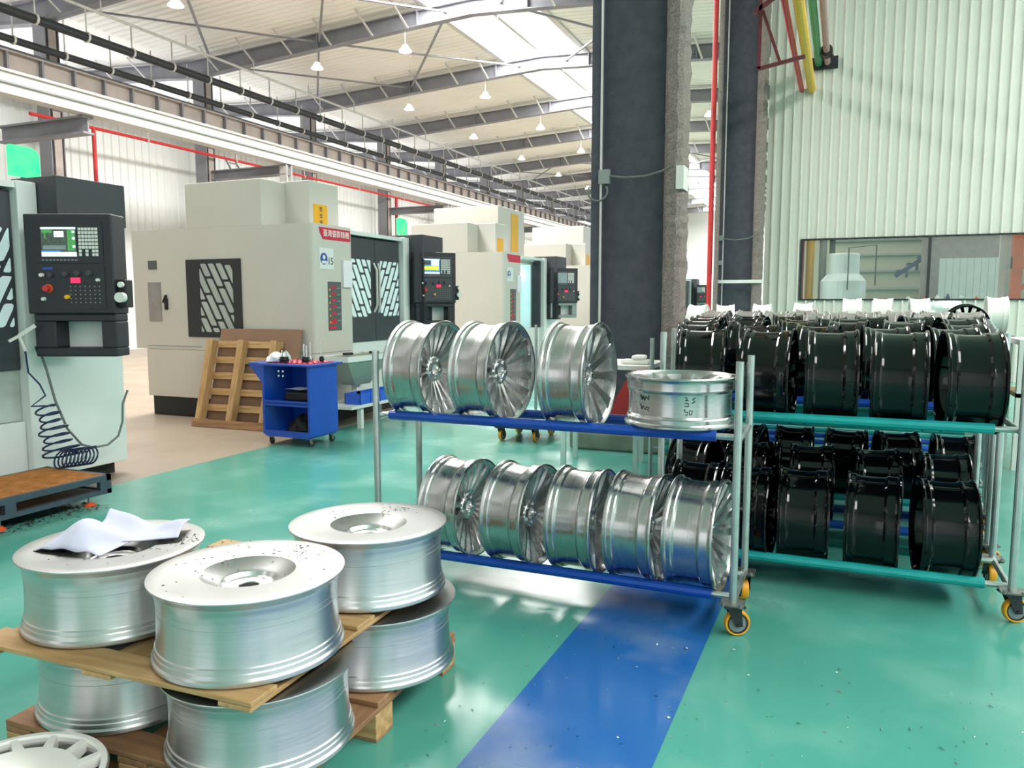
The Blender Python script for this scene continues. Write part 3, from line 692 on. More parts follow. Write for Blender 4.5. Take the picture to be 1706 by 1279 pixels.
for i, y in enumerate(rack_y):
    x0 = -1.12 - .09*i; L = 1.98 + .20*i
    make_rack('silver tube wheel rack in the store, %s row behind the front teal rack' % (['first'] + ORD[1:])[i], (x0, y, 0), L, .56, 1.40, (.965, .16), mt['teal_wrap'] if i % 2 else mt['blue_wrap'], inset=.07, group='wheel racks behind the front rack', castors=i < 2)
    src, nm, gp = (bA, 'gloss black wheel', 'black wheels in the rear rows') if i < 4 else (bP, 'grey primed wheel', 'primed wheels in the rear rows')
    n = int(L/.345); st = L/n
    for k in range(n):
        z = zcu + r3.uniform(-.004, .02) + .006*i
        put(src, (x0 + k*st + .03 + r3.uniform(0, .03), y+.28, z), qx(r3.uniform(0, 90), r3.uniform(-7, 7)), '%s, upper shelf, %s row behind front rack, %s from left' % (nm, (['first'] + ORD[1:])[i], (['first'] + ORD[1:])[k]), gp)
        if i < 2:
            put(bA, (x0 + k*st + .03 + r3.uniform(0, .03), y+.28, zcl), qx(r3.uniform(0, 90), r3.uniform(-7, 7)), 'gloss black wheel, lower shelf, %s row behind front rack, %s from left' % (['first', 'second'][i], (['first'] + ORD[1:])[k]), 'black wheels in the rear rows')
# white wheels on pallets in front of the partition, one black wheel leaning, plastic wrapped ones
for i, (x, y, z) in enumerate(((-2.25, 12.6, 1.30), (-1.85, 12.7, 1.30), (-1.3, 12.9, 1.31), (-.7, 13.2, 1.33), (.0, 13.6, 1.40), (.45, 13.6, 1.40), (.95, 13.6, 1.40), (1.95, 13.4, 1.42))):
    put(bW, (x, y, z), qx(i*20, r3.uniform(-9, 9)), 'white wheel standing at the back of the store below the window, %s from the left' % (['first'] + ORD[1:])[i], 'white wheels at the back')
for i, (x0, x1, y, zt) in enumerate(((-2.3, -.4, 12.9, 1.04), (-.1, 2.3, 13.5, 1.13))):
    t = thing('storage_shelf', ['low grey storage shelf under the white wheels, left', 'low grey storage shelf under the white wheels, right'][i], 'shelf', (x0, y-.35, 0), group='storage shelves')
    g = G(); g.box(0, x1-x0, 0, .7, zt-.04, zt-.006); P('board', g, mt['plastic_grey'], t)
    for xx in (.03, x1-x0-.08):
        for yy in (.02, .63): g = G(); g.box(xx, xx+.05, yy, yy+.05, 0, zt-.04); P('leg', g, mt['tube_dark'], t)
put(bA, (1.55, 12.0, 1.29), Quaternion((1,0,0), R_(-86)), 'black wheel turned with its hollow back to the camera behind the rear rows', 'black wheels in the rear rows')
g = G(); g.box(1.2, 1.9, 11.9, 12.6, 0, 1.012); tag(P('storage_box', g, mt['card'], bevel=.02), 'brown box under the backward-turned black wheel behind the rows', 'box')
# plastic bundle with a teal patch
g = G(); v = []; f = []
for j in range(9):
    for i in range(17):
        a = math.pi*i/16; rr = .16 + .02*math.sin(5*a+j)
        v.append((-.35+.7*j/8, -rr*1.3*math.cos(a), rr*math.sin(a)*1.0))
for j in range(8):
    for i in range(16): f.append((j*17+i, j*17+i+1, (j+1)*17+i+1, (j+1)*17+i))
g.add(v, f, True); tag(P('plastic_bundle', g, mt['tank'], loc=(1.3, 13.6, 1.45)), 'translucent plastic-wrapped bundle lying among the white wheels', 'bundle')
t = thing('shop_table', 'pale steel side table at the right edge behind the wheel racks', 'table', (1.55, 8.6, 0))
g = G(); g.box(0, 1.4, 0, .7, 1.2, 1.25); P('table_top', g, mt['plastic_white'], t)
g = G(); g.box(0, 1.4, 0, .7, .7, .74); P('shelf', g, mt['wood'], t)
for xx in (0, 1.34):
    for yy in (0, .64): g = G(); g.box(xx, xx+.06, yy, yy+.06, 0, 1.2); P('leg', g, mt['plastic_white'], t)

# ---- turned blanks on pallets, foreground left
BR, BH = .313, .268
def blank_prof():
    o = [(.285,0),(.300,.002),(.305,.007),(.306,.013),(.3055,.020),(.300,.027),(.298,.040),(.2955,.044),(.2945,.056),(.291,.060),(.289,.075),(.287,.11),(.286,.15),(.2865,.19),
         (.2875,.205),(.2885,.212),(.291,.224),(.294,.232),(.2955,.240),(.303,.252),(.311,.260),(.313,.2645),(.3125,.2675)]
    f = [(.310,.268),(.27,.2665),(.21,.264),(.165,.2615),(.152,.2605),(.146,.257),(.104,.2345),(.098,.2325),(.090,.228),(.081,.2145),(.076,.2125),(.034,.212),(.031,.209),(.031,.150)]
    b = [(.06,.150),(.10,.175),(.15,.215),(.25,.225),(.268,.19),(.270,.06),(.275,.02)]
    return o + f + b
def make_blank(label):
    t = thing('wheel_blank', label, 'wheel blank', group='turned aluminium wheel blanks on the pallets')
    pr = blank_prof(); n = 96
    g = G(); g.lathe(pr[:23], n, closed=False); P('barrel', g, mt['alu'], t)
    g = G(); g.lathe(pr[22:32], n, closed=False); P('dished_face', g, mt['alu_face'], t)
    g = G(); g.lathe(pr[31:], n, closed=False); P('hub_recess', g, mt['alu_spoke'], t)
    for zz in (.192, .172):
        g = G(); g.lathe([(.2863,zz-.0008),(.2871,zz),(.2863,zz+.0008)], n, closed=False); P('score_line', g, mt['plastic_grey'], t)
    return t
blk = make_blank('x'); PX, PY = -2.69, 1.64
b0, m0 = .150, .455
bl = [((-1.780, 1.955, m0), (0, 0, 0), 'top wheel blank nearest the camera with shavings in its dish'),
      ((-1.725, 2.585, m0), (R_(-.8), 0, .5), 'top wheel blank at the rear right of the pallet stack'),
      ((-2.425, 1.975, m0), (0, 0, .7), 'top wheel blank at the left with white cloths on it'),
      ((-1.745, 1.955, b0), (0, 0, 1.2), 'lower wheel blank under the nearest one'),
      ((-1.695, 2.60, b0), (0, 0, 1.9), 'lower wheel blank at the rear right under the middle pallet'),
      ((-2.390, 1.985, b0), (0, 0, 2.2), 'lower wheel blank at the left under the middle pallet')]
for i, (l, r, lab) in enumerate(bl):
    if i == 0: blk.location = l; blk.rotation_euler = r; blk['label'] = lab
    else: dup(blk, l, r, lab)
def plank(t, x0, x1, y0, y1, z0, z1, m, along='x', name='plank'):
    # local x runs along the grain
    if along == 'x':
        g = G(); g.box(-(x1-x0)/2, (x1-x0)/2, -(y1-y0)/2, (y1-y0)/2, -(z1-z0)/2, (z1-z0)/2); rz = 0
    else:
        g = G(); g.box(-(y1-y0)/2, (y1-y0)/2, -(x1-x0)/2, (x1-x0)/2, -(z1-z0)/2, (z1-z0)/2); rz = R_(90)
    return P(name, g, m, t, loc=((x0+x1)/2, (y0+y1)/2, (z0+z1)/2), rot=(0, 0, rz + rnd.uniform(-.008, .008)), bevel=.003)
t = thing('wooden_pallet', 'thin pine pallet frame between the two layers of blanks', 'pallet', (PX, PY-.02, 0), (0, 0, R_(2.0)))
plank(t, 0, 1.17, 0, .12, m0-.017, m0-.001, mt['wood'])
plank(t, 0, 1.17, .56, .68, m0-.017, m0-.001, mt['wood'])
plank(t, 0, 1.17, 1.10, 1.22, m0-.017, m0-.001, mt['wood'])
plank(t, 1.05, 1.17, 0, 1.24, m0-.034, m0-.018, mt['wood'], 'y'); plank(t, 0, .12, 0, 1.24, m0-.034, m0-.018, mt['wood'], 'y'); plank(t, .5, .62, 0, 1.24, m0-.034, m0-.018, mt['wood'], 'y')
t = thing('wooden_pallet', 'weathered wooden pallet under the lower layer of blanks', 'pallet', (PX+.05, PY+.04, 0), (0, 0, R_(2.0)))
for y in (0, .28, .56, .84, 1.10): plank(t, 0, 1.16, y, y+.12, .128, .148, mt['wood_d'])
for x in (0, .52, 1.04): plank(t, x, x+.12, 0, 1.22, .106, .127, mt['wood_d'], 'y')
for x in (0, .52, 1.04):
    for y in (0, .55, 1.10): plank(t, x, x+.12, y, y+.12, .012, .105, mt['wood'], name='block')
for y in (0, .55, 1.10): plank(t, 0, 1.16, y, y+.12, 0, .011, mt['wood_d'])
# cloths on the left blank
def cloth(name, label, fn, nu, nv, m, loc, rz):
    g = G(); v = [fn(i/nu, j/nv) for j in range(nv+1) for i in range(nu+1)]
    f = [(j*(nu+1)+i, j*(nu+1)+i+1, (j+1)*(nu+1)+i+1, (j+1)*(nu+1)+i) for j in range(nv) for i in range(nu)]
    g.add(v, f, True); o = tag(P(name, g, m, loc=loc, rot=(0, 0, rz)), label, 'cloth', 'white cloths on a wheel blank')
    s_ = o.modifiers.new('thickness', 'SOLIDIFY'); s_.thickness = .003; s_.offset = 1
    return o
def c1f(u, v):
    x = (u-.5)*.27; y = (v-.5)*.21
    z = .085*math.sin(math.pi*min(1, max(0, u*1.05)))**1.2*max(.06, math.sin(math.pi*min(1, max(0, v*.9+.04)))**.7) + .004*math.sin(9*u+7*v) + .004*math.sin(17*u-9*v)
    return (x, y, max(z, .003)+.004*v)
def c2f(u, v):
    x = (u-.5)*.29; y = (v-.5)*.18
    z = .055*(abs(u-.55)**1.3)*2.0 + .03*math.exp(-((v-.95)/.25)**2)*(1.2-u) + .005*math.sin(11*u+5*v) + .018*math.sin(3*v+2)*u*u
    z *= min(1, .15+v*1.7)
    return (x, y, max(z+.012, .004))
tz = m0 + .260
cloth('cloth', 'crumpled lavender-white cloth humped at the centre of the left blank', c1f, 28, 22, mt['paper'], (-2.50, 1.93, tz+.003), R_(12))
cloth('cloth', 'second lavender-white cloth with a raised edge at the back right of the left blank', c2f, 28, 18, mt['paper'], (-2.40, 2.09, tz+.0), R_(32))
# white finished wheel in the bottom left corner
def make_corner_wheel():
    t = thing('white_alloy_wheel', 'white painted alloy wheel with rounded windows lying in the bottom left corner', 'wheel', (-2.195, 1.395, 0))
    R, W = .262, .205
    g = G(); pr = rim_prof(R, W); g.lathe(pr, 72); P('barrel', g, mt['primer'], t)
    # face: outer ring, smooth centre disc, radial bridges
    g = G(); g.lathe([(R-.004,W-.002),(R-.006,W+.004),(R-.022,W+.004),(R-.026,W-.004),(R-.026,W-.02),(R-.006,W-.02)], 72); P('outer_ring', g, mt['white_wheel'], t)
    g = G(); g.lathe([(.006,W-.02),(.03,W-.012),(.10,W-.004),(.172,W+.001),(.178,W-.003),(.174,W-.03),(.006,W-.03)], 72, closed=True); P('centre_disc', g, mt['white_wheel'], t)
    g = G(); a0, a1 = .165, R-.02
    g.add([(a0,-.022,W-.001),(a1,.008,W+.002),(a1,.028,W+.002),(a0,.012,W-.001),(a0,-.026,W-.04),(a1,.004,W-.03),(a1,.032,W-.03),(a0,.016,W-.04)],
          [(0,1,2,3),(7,6,5,4),(0,4,5,1),(1,5,6,2),(2,6,7,3),(3,7,4,0)])
    bm_ = g.mesh('bridge', mt['white_wheel'])
    for k in range(13): P('bridge', bm_, None, t, rot=(0, 0, 2*math.pi*k/13))
    return t
make_corner_wheel()
# shavings
def shavings(name, label, fn, n, m, s0, s1, seed):
    r4 = random.Random(seed); g = G()
    for _ in range(n):
        x, y, z = fn(r4); s_ = r4.uniform(s0, s1); a = r4.uniform(0, 6.28); L_ = s_*r4.uniform(.6, 2.2)
        dx, dy = math.cos(a)*L_, math.sin(a)*L_; px, py = -math.sin(a)*s_*.3, math.cos(a)*s_*.3; h = s_*r4.uniform(.3, 1.0)
        g.add([(x-dx, y-dy, z), (x+px, y+py, z+h), (x+dx, y+dy, z+h*.2), (x-px, y-py, z+.0005)], [(0,3,1), (1,3,2), (0,1,2,3)])
    return tag(P(name, g, m), label, 'shavings', kind='stuff')
def on_blank(cx, cy, spots):
    def fn(r4):
        sx, sy, sr = r4.choice(spots); a = r4.uniform(0, 6.28); q = sr*math.sqrt(r4.random())
        x, y = sx+q*math.cos(a), sy+q*math.sin(a); d = math.hypot(x, y)
        z = .2125 if d < .075 else (.217+(d-.079)*.62 if d < .15 else .2605+(d-.15)*.045)
        return (cx+x, cy+y, m0+min(z, .268)+.0006)
    return fn
shavings('metal_shavings', 'dark metal shavings in and around the dish of the nearest blank', on_blank(-1.78, 1.955, [(.055,-.065,.035),(.07,-.05,.03),(.05,-.085,.03),(.02,.22,.06),(-.1,.1,.2),(0,0,.28)]), 210, mt['chips_dark'], .0022, .0048, 3)
shavings('metal_shavings', 'dark metal shavings on the rear right blank', on_blank(-1.725, 2.585, [(0,.2,.06),(-.18,.05,.06),(0,0,.28)]), 90, mt['chips_dark'], .0022, .0048, 4)
shavings('metal_shavings', 'dark metal shavings on the cloth-covered blank', on_blank(-2.425, 1.975, [(.2,.14,.07),(-.12,-.1,.1),(0,0,.28)]), 150, mt['chips_dark'], .0022, .0048, 5)
shavings('metal_shavings', 'bright metal shavings scattered over the green and blue floor', lambda r4: (r4.uniform(-1.4, .8), r4.uniform(1.9, 3.6)**1.0, .002), 240, mt['chips'], .003, .008, 6)
shavings('metal_shavings', 'brown metal shavings heaped under the step at the left', lambda r4: (r4.gauss(-5.45, .1), r4.uniform(2.9, 4.3), .001), 500, mt['chips_dark'], .006, .014, 8)
# ------------------------------------------------------------------ machining centres
def clip_rect(poly, x0, x1, y0, y1):
    def cl(p, ins, isect):
        o = []
        for i in range(len(p)):
            a, b = p[i-1], p[i]
            if ins(b):
                if not ins(a): o.append(isect(a, b))
                o.append(b)
            elif ins(a): o.append(isect(a, b))
        return o
    ix = lambda X: (lambda a, b: (X, a[1]+(b[1]-a[1])*(X-a[0])/(b[0]-a[0])))
    iy = lambda Y: (lambda a, b: (a[0]+(b[0]-a[0])*(Y-a[1])/(b[1]-a[1]), Y))
    for ins, f in ((lambda p: p[0] >= x0, ix(x0)), (lambda p: p[0] <= x1, ix(x1)), (lambda p: p[1] >= y0, iy(y0)), (lambda p: p[1] <= y1, iy(y1))):
        if not poly: return []
        poly = cl(poly, ins, f)
    return poly
def round_poly(p, r=.014):
    # cut corners so the slots have softened ends
    o = []
    for i in range(len(p)):
        a, b, c = Vector(p[i-1]), Vector(p[i]), Vector(p[(i+1) % len(p)])
        for q in (a, c):
            d = q-b; L = d.length
            if L < 1e-6: continue
            o.append(tuple(b + d*min(.35, r/L)))
    return o
def slots(parent, u0, u1, v0, v1, mapf, lean=1, wd=.085, gap=.036, ln=.40, glass='cyan_glass'):
    # slanted brick-pattern window openings, each its own pane
    ang = R_(62); dx, dy = math.cos(ang)*-lean, math.sin(ang)         # direction of the strip going up
    px = (wd+gap)/abs(dy)
    H = v1-v0; W = u1-u0; i = -int(H/px)-2
    while i*px < W + H + px:
        base = u0 + i*px if lean > 0 else u1 - i*px
        k = 0; s_ = -ln + (i % 2)*ln*.5 + (i % 3)*.05
        while s_*dy < H:
            e_ = s_ + ln - gap
            hw = wd/2/abs(dy)
            q = [(base-hw+dx*s_, v0+dy*s_), (base+hw+dx*s_, v0+dy*s_), (base+hw+dx*e_, v0+dy*e_), (base-hw+dx*e_, v0+dy*e_)]
            q = clip_rect(q, u0, u1, v0, v1)
            if len(q) >= 3:
                A = abs(sum(q[j-1][0]*q[j][1]-q[j][0]*q[j-1][1] for j in range(len(q))))/2
                if A > .0018:
                    q = round_poly(q); n = len(q); g = G()
                    g.add([mapf(a, b, 0) for a, b in q] + [mapf(a, b, .004) for a, b in q], [tuple(range(n)), tuple(range(2*n-1, n-1, -1))] + [(j, (j+1) % n, n+(j+1) % n, n+j) for j in range(n)])
                    P('window_slot', g, mt[glass], parent)
            s_ += ln
        i += 1
def console(t, c, nrm, style=0):
    th = math.atan2(nrm[0], -nrm[1]); Wc, Hc, D = .69, .78, .2
    g = G(); g.box(-Wc/2, Wc/2, -.02, D, -Hc/2, Hc/2)
    co = P('console', g, mt['black'], t, loc=c, rot=(0, 0, th), bevel=.012)
    f = -.022
    def pos(u, v): return (-Wc/2 + u*Wc, Hc/2 - v*Hc)
    # control field
    g = G(); x0, z0 = pos(.14, .09); x1, z1 = pos(.90, .49); g.box(x0, x1, f-.004, f+.01, z1, z0); x0, z0 = pos(.14, .51); x1, z1 = pos(.90, .95); g.box(x0, x1, f-.003, f+.01, z1, z0); P('control_field', g, mt['black2'] if style else mt['black'], co)
    g = G(); x0, z0 = pos(.205, .135); x1, z1 = pos(.60, .425)
    def sq(a, b, c_, d, m, e=0): g.m = m; X0, X1 = x0+(x1-x0)*a, x0+(x1-x0)*b; Z0, Z1 = z1+(z0-z1)*c_, z1+(z0-z1)*d; g.box(X0, X1, f-.010-e, f, Z0, Z1)
    if style == 2: sq(0, 1, 0, 1, 5)
    elif style == 0:
        sq(0, 1, 0, 1, 2); sq(0, 1, .93, 1, 0, .001); sq(.03, .32, .80, .92, 1, .001); sq(.1, .14, .62, .8, 1, .001); sq(.38, .66, .66, .86, 0, .001); sq(.76, .98, .2, .92, 1, .001)
        sq(0, 1, 0, .15, 0, .001); sq(0, .55, .15, .2, 3, .001); sq(.9, .98, .8, .88, 0, .002); sq(.9, .98, .58, .66, 0, .002); sq(.9, .98, .3, .38, 0, .002); sq(.05, .7, .24, .38, 5, .001)
    else:
        sq(0, 1, 0, 1, 3); sq(0, 1, .92, 1, 0, .001); sq(.05, .45, .6, .9, 2, .001); sq(.5, .95, .55, .9, 0, .001); sq(0, .95, .26, .52, 4, .001); sq(0, .9, .22, .27, 1, .001); sq(0, .9, .5, .54, 1, .001); sq(0, 1, 0, .12, 0, .001)
    P('screen', g, [mt['scr_white'], mt['scr_green'], mt['scr_dark'], mt['scr_blue'], mt['scr_yellow'], mt['scr_off']], co)
    g = G(); x0, z0 = pos(.63, .14); x1, z1 = pos(.855, .43)
    for r in range(8):
        for k in range(6):
            if r >= 6 and k in (1, 3): continue
            xx = x0+(x1-x0)*k/6; zz = z0-(z0-z1)*r/8; g.box(xx, xx+(x1-x0)/6*.78, f-.012, f, zz-(z0-z1)/8*.74, zz)
    P('keypad', g, mt['plastic_white'], co)['kind'] = 'stuff'
    g = G()
    for k in range(10): x_, z_ = pos(.2+.042*k, .455); g.box(x_, x_+.018, f-.009, f, z_-.008, z_)
    for r in range(5):
        for k in range(7):
            x_, z_ = pos(.5+.055*k, .72+.04*r); g.box(x_, x_+.008, f-.006, f, z_-.008, z_)
    P('key_legend', g, mt['plastic_grey'], co)['kind'] = 'stuff'
    def knob(u, v, r, m, d=.03, nm='button'):
        x_, z_ = pos(u, v); g = G(); g.cyl((x_, f-.003, z_), (x_, f-d, z_), r, r*.9, n=16); P(nm, g, m, co)
    knob(.25, .745, .036, mt['orange_paint'], .012, 'collar'); knob(.25, .745, .026, mt['red_paint'], .05, 'emergency_stop')
    knob(.19, .61, .016, mt['plastic_white']); knob(.29, .61, .02, mt['black2']); knob(.2, .85, .015, mt['plastic_white']); knob(.47, .83, .018, mt['yellow_paint']); knob(.83, .66, .013, mt['plastic_white'])
    knob(.46, .60, .024, mt['black2']); knob(.60, .59, .024, mt['black2']); knob(.73, .59, .024, mt['black2'])
    g = G(); x_, z_ = pos(.52, .66); g.box(x_, x_+.07, f-.014, f, z_-.022, z_+.018); P('indicator', g, mt['led_red'], co)
    g = G(); x_, z_ = pos(.20, .54); g.box(x_, x_+.08, f-.008, f, z_-.012, z_+.008); P('badge', g, mt['sign_blue'], co)
    # side handwheel holder
    g = G(); g.box(Wc/2, Wc/2+.07, .02, .14, -.34, -.12); P('handwheel_box', g, mt['rubber'], co, bevel=.008)
    g = G(); g.cyl((Wc/2+.05, .0, -.26), (Wc/2+.05, -.05, -.26), .04, n=18); g.cyl((Wc/2+.05, .0, -.16), (Wc/2+.05, -.03, -.16), .022, n=12); P('handwheel', g, mt['plastic_white'], co)
    # open pocket below
    g = G(); g.box(-Wc/2+.03, Wc/2-.01, 0, D, -Hc/2-.06, -Hc/2); g.box(-Wc/2+.03, Wc/2-.01, 0, D, -Hc/2-.34, -Hc/2-.27)
    g.box(-Wc/2+.03, -Wc/2+.20, 0, D, -Hc/2-.27, -Hc/2-.06); g.box(Wc/2-.13, Wc/2-.01, 0, D, -Hc/2-.27, -Hc/2-.06)
    P('pocket', g, mt['black'] if style != 2 else mt['plastic_grey'], co, bevel=.01)
    g = G(); g.box(-Wc/2+.20, Wc/2-.13, D-.02, D, -Hc/2-.27, -Hc/2-.06); P('pocket_back', g, mt['white_cnc2'], co)
    return co
def make_cnc(Y0, label, cons=None, style=0, detail=2, opened=False, beacon=True, num=None, tall=0):
    t = thing('machining_centre', label, 'machine', (-6.18, Y0, 0), group='white machining centres in a row')
    W_ = mt['white_cnc']
    # side housing with a rounded front edge
    rr = .07; pts = [(-3.12, 0), (-rr, 0)] + [(-rr+rr*math.sin(a), rr-rr*math.cos(a)) for a in [R_(x) for x in (15, 30, 45, 60, 75)]] + [(0, rr), (0, .82), (-3.12, .82)]
    g = G(); g.prism(pts, .95, 2.6); P('side_housing', g, W_, t)
    pts2 = [(max(x, -2.93), y) for x, y in pts]
    g = G(); g.prism(pts2, .28, .945); P('lower_housing', g, W_, t)
    g = G(); g.box(-2.9, -.12, .05, 3.05, 0, .28); P('base', g, mt['rubber'], t)
    if opened:
        g = G(); g.box(-2.9, -.3, .82, .95, .3, 2.55); g.box(-2.9, -1.1, .95, 3.1, .3, 2.55); g.box(-2.9, -.3, 2.16, 3.1, .3, 2.55); g.box(-1.1, -.3, .95, 2.16, .3, .9); g.box(-1.1, -.3, .95, 2.16, 2.45, 2.55); P('main_body', g, W_, t)
        g = G(); g.box(-1.09, -1.05, .96, 2.13, .9, 2.44); g.box(-1.05, -.30, 2.13, 2.158, .9, 2.44); P('work_area_liner', g, mt['liner'], t)
        g = G(); g.cyl((-.60, 1.98, 2.22), (-.60, 2.13, 2.22), .08, n=16); P('work_lamp', g, mt['work_lamp'], t)
        g = G(); g.box(-.8, -.5, 1.6, 2.0, .9, 1.15); P('vice', g, mt['dark_steel'], t)
    else:
        g = G(); g.box(-2.9, -.25, .82, 3.1, .3, 2.55); P('main_body', g, W_, t)
    # top cover and column cover
    g = G(); g.box(-2.12, -.82, 0.02, 1.02, 2.6, 3.2); P('top_cover', g, W_, t, bevel=.01)
    g = G(); g.box(-2.0, -.42, .5, 1.15, 2.6, 3.22); P('column_cover', g, W_, t, bevel=.01)
    g = G(); g.box(-.42, -.414, .58, .88, 2.62, 2.92); s_ = P('side_sign', g, mt['sign_yellow'], t, label='amber warning sign')
    if detail > 1:
        g = G()
        for z in (2.86, 2.77, 2.68): g.box(-.414, -.411, .70, .77, z-.028, z-.018); g.box(-.414, -.411, .70, .77, z, z+.01); g.box(-.414, -.411, .70, .77, z+.02, z+.028); g.box(-.414, -.411, .73, .742, z-.03, z+.03)
        P('worn_print', g, mt['sign_grey'], s_)['kind'] = 'stuff'
    if tall:
        g = G(); g.box(-2.4, -.8, 1.5, 3.0, 2.551, tall); P('magazine_housing', g, W_, t, bevel=.02)
        g = G(); g.box(-.8, -.79, 2.2, 2.6, 2.75, tall-.1); P('magazine_sign', g, mt['sign_yellow'], t)
    # doors
    dz0, dz1 = 1.05, 2.50
    for k, (ya, yb) in enumerate(((.83, 1.495), (1.505, 2.16))):
        if opened and k == 0: continue
        if opened: ya, yb = 2.08, 2.16
        g = G(); g.box(-.25, -.06, ya, yb, dz0, dz1); d = P('door', g, mt['black2'], t, bevel=.006)
        if detail and not opened:
            mp = lambda a, b, e: (-.06+e, a, b)
            slots(d, ya+.015 if k == 0 else ya+.12, yb-.12 if k == 0 else yb-.03, 1.40, 2.20, mp, lean=1 if k == 0 else -1, wd=.080, gap=.034)
            g = G(); yy = yb-.05 if k == 0 else ya+.05; g.tube([(-.05, yy, 1.46), (-.01, yy-.02 if k else yy+.02, 1.56), (-.01, yy-.02 if k else yy+.02, 2.06), (-.05, yy, 2.16)], .018); P('handle', g, mt['steel_light'], d)
    g = G(); g.box(-.25, -.09, .83, 2.16, .62, 1.045); P('apron', g, mt['grey_panel'] if style == 0 and detail > 2 else mt['white_cnc2'], t)
    g = G(); g.box(-.25, -.05, .83, 2.16, .14, .615); P('lower_apron', g, mt['white_cnc2'], t)
    g = G(); g.box(-.3, .02, 2.165, 2.335, .14, 2.58); P('pillar', g, mt['white_cnc2'], t, bevel=.008)
    g = G(); g.box(-.3, 0, 2.34, 3.1, .12, 2.28); P('end_panel', g, mt['white_cnc2'], t, bevel=.006)
    g = G(); g.box(-.3, .25, 2.34, 3.0, 2.26, 2.63); P('hood', g, mt['black2'], t, bevel=.008)
    g = G(); g.box(.002, .26, 2.345, 2.6, 1.22, 2.26); P('console_arm', g, mt['black'], t)
    g = G(); g.box(-.25, .0, .82, 3.1, 2.52, 2.57); P('header', g, mt['white_cnc2'], t)
    c, n_ = cons; console(t, c, n_, style)
    if beacon:
        g = G(); xf = Matrix.Translation((-.42, 2.55 if Y0 < 5 else 2.85, 2.68)); g.xf = xf
        pr = [(-.13,0),(.13,0),(.13,.20),(.10,.245),(.04,.26),(-.13,.26)]
        n = len(pr); g.add([(-.02, y, z) for y, z in pr]+[(.03, y, z) for y, z in pr], [tuple(range(n-1,-1,-1)), tuple(range(n, 2*n))]+[(i,(i+1)%n,n+(i+1)%n,n+i) for i in range(n)])
        P('beacon', g, mt['green_lamp'], t)
        g = G(xf); g.box(-.02, .0, -.02, .02, -.2, 0); P('beacon_stalk', g, mt['dark_steel'], t)
    if detail:
        # things on the side wall: window, sight glass, latch, plate
        g = G(); g.box(-2.12, -1.17, -.02, .01, 1.13, 2.18); sw = P('side_window', g, mt['black'], t, bevel=.004)
        slots(sw, -1.87, -1.30, 1.20, 2.12, lambda a, b, e: (a, -.02-e, b), lean=1, glass='side_glass')
        g = G(); g.box(-2.85, -2.61, -.006, .01, 1.335, 1.88); P('sight_glass', g, mt['primer'], t)
        g = G(); g.box(-2.83, -2.67, -.006, .01, 2.06, 2.18); P('rating_plate', g, mt['sign_grey'], t)
        g = G(); g.bar((-2.56, -.02, 1.60), (-2.50, -.02, 1.70), .03, .02, (0,1,0)); g.box(-2.53, -2.49, -.03, 0, 1.50, 1.66); P('latch', g, mt['rubber'], t)
        g = G(); g.box(-2.9, -1.9, -.004, .0, .99, 1.0); P('panel_seam', g, mt['plastic_grey'], t)
        # banner, number sticker, warning plate, paper folder on the front
        pr = [(.20,-.0),(.80,0),(.80,.15),(.12,.15),(.14,.08)]
        n = len(pr); g = G(); g.add([(.001, y, 2.41+z) for y, z in pr]+[(.005, y, 2.41+z) for y, z in pr], [tuple(range(n-1,-1,-1)), tuple(range(n, 2*n))]+[(i,(i+1)%n,n+(i+1)%n,n+i) for i in range(n)])
        b_ = P('banner', g, mt['sign_red'], t)
        if detail > 1: P('lettering', text_mesh('臺灣臺群精機', .095, mt['white_ink']), None, b_, loc=(.006, .49, 2.485), rot=Quaternion((.5,.5,.5,.5)))
        g = G(); g.box(0, .004, .12, .42, 2.03, 2.30); st = P('number_sticker', g, mt['white_cnc2'], t)
        g = G(); g.cyl((.003, .21, 2.16), (.007, .21, 2.16), .075, n=24); P('round_mark', g, mt['sign_blue'], st)
        g = G(); g.cyl((.006, .21, 2.18), (.009, .21, 2.18), .03, n=16); g.box(.006, .009, .16, .26, 2.10, 2.135); P('figure_mark', g, mt['plastic_white'], st)
        if num: P('lettering', text_mesh(num, .13, mt['ink']), None, st, loc=(.005, .35, 2.13), rot=Quaternion((.5,.5,.5,.5)))
        g = G(); g.m = 0; g.box(0, .004, .28, .57, 1.23, 1.87)
        for i in range(6):
            z = 1.80-.085*i; g.m = 1; g.box(.004, .006, .36, .45, z-.02, z+.012)
            g.m = 2; g.add([(.0062, .30, z-.045), (.0062, .34, z-.045), (.0062, .32, z-.01)], [(0,1,2)])
            g.m = 3 if i == 1 else 4; g.box(.004, .006, .47, .55, z-.02, z-.008)
        for z in (1.34, 1.27): g.m = 1; g.box(.004, .006, .30, .45, z-.018, z+.018)
        P('warning_plate', g, [mt['sign_grey'], mt['sign_red'], mt['sign_yellow'], mt['sign_green'], mt['plastic_grey']], t)
        g = G(); g.box(.003, .03, .60, .80, 1.80, 2.16); P('paper_folder', g, mt['paper2'], t, rot=None)
    return t
make_cnc(2.14, 'white machining centre cut by the left edge, with black console and green beacon', ((.56, 2.19, 1.90), (.39, -.92)), 0, 3)
make_cnc(8.14, 'white machining centre numbered 15 standing behind the leaning pallet', ((.35, 2.54, 1.98), (.77, -.64)), 1, 2, num='15')
make_cnc(14.19, 'white machining centre with its door open, third in the row', ((.35, 2.54, 1.98), (.70, -.71)), 2, 1, opened=True, beacon=False, tall=3.7)
make_cnc(20.24, 'white machining centre half hidden by the big column, fourth in the row', ((.35, 2.54, 1.98), (.70, -.71)), 1, 0, beacon=False, tall=3.8)
make_cnc(26.29, 'white machining centre seen through the gap between the columns, fifth in the row', ((.35, 2.54, 1.98), (.60, -.80)), 1, 0, beacon=False)
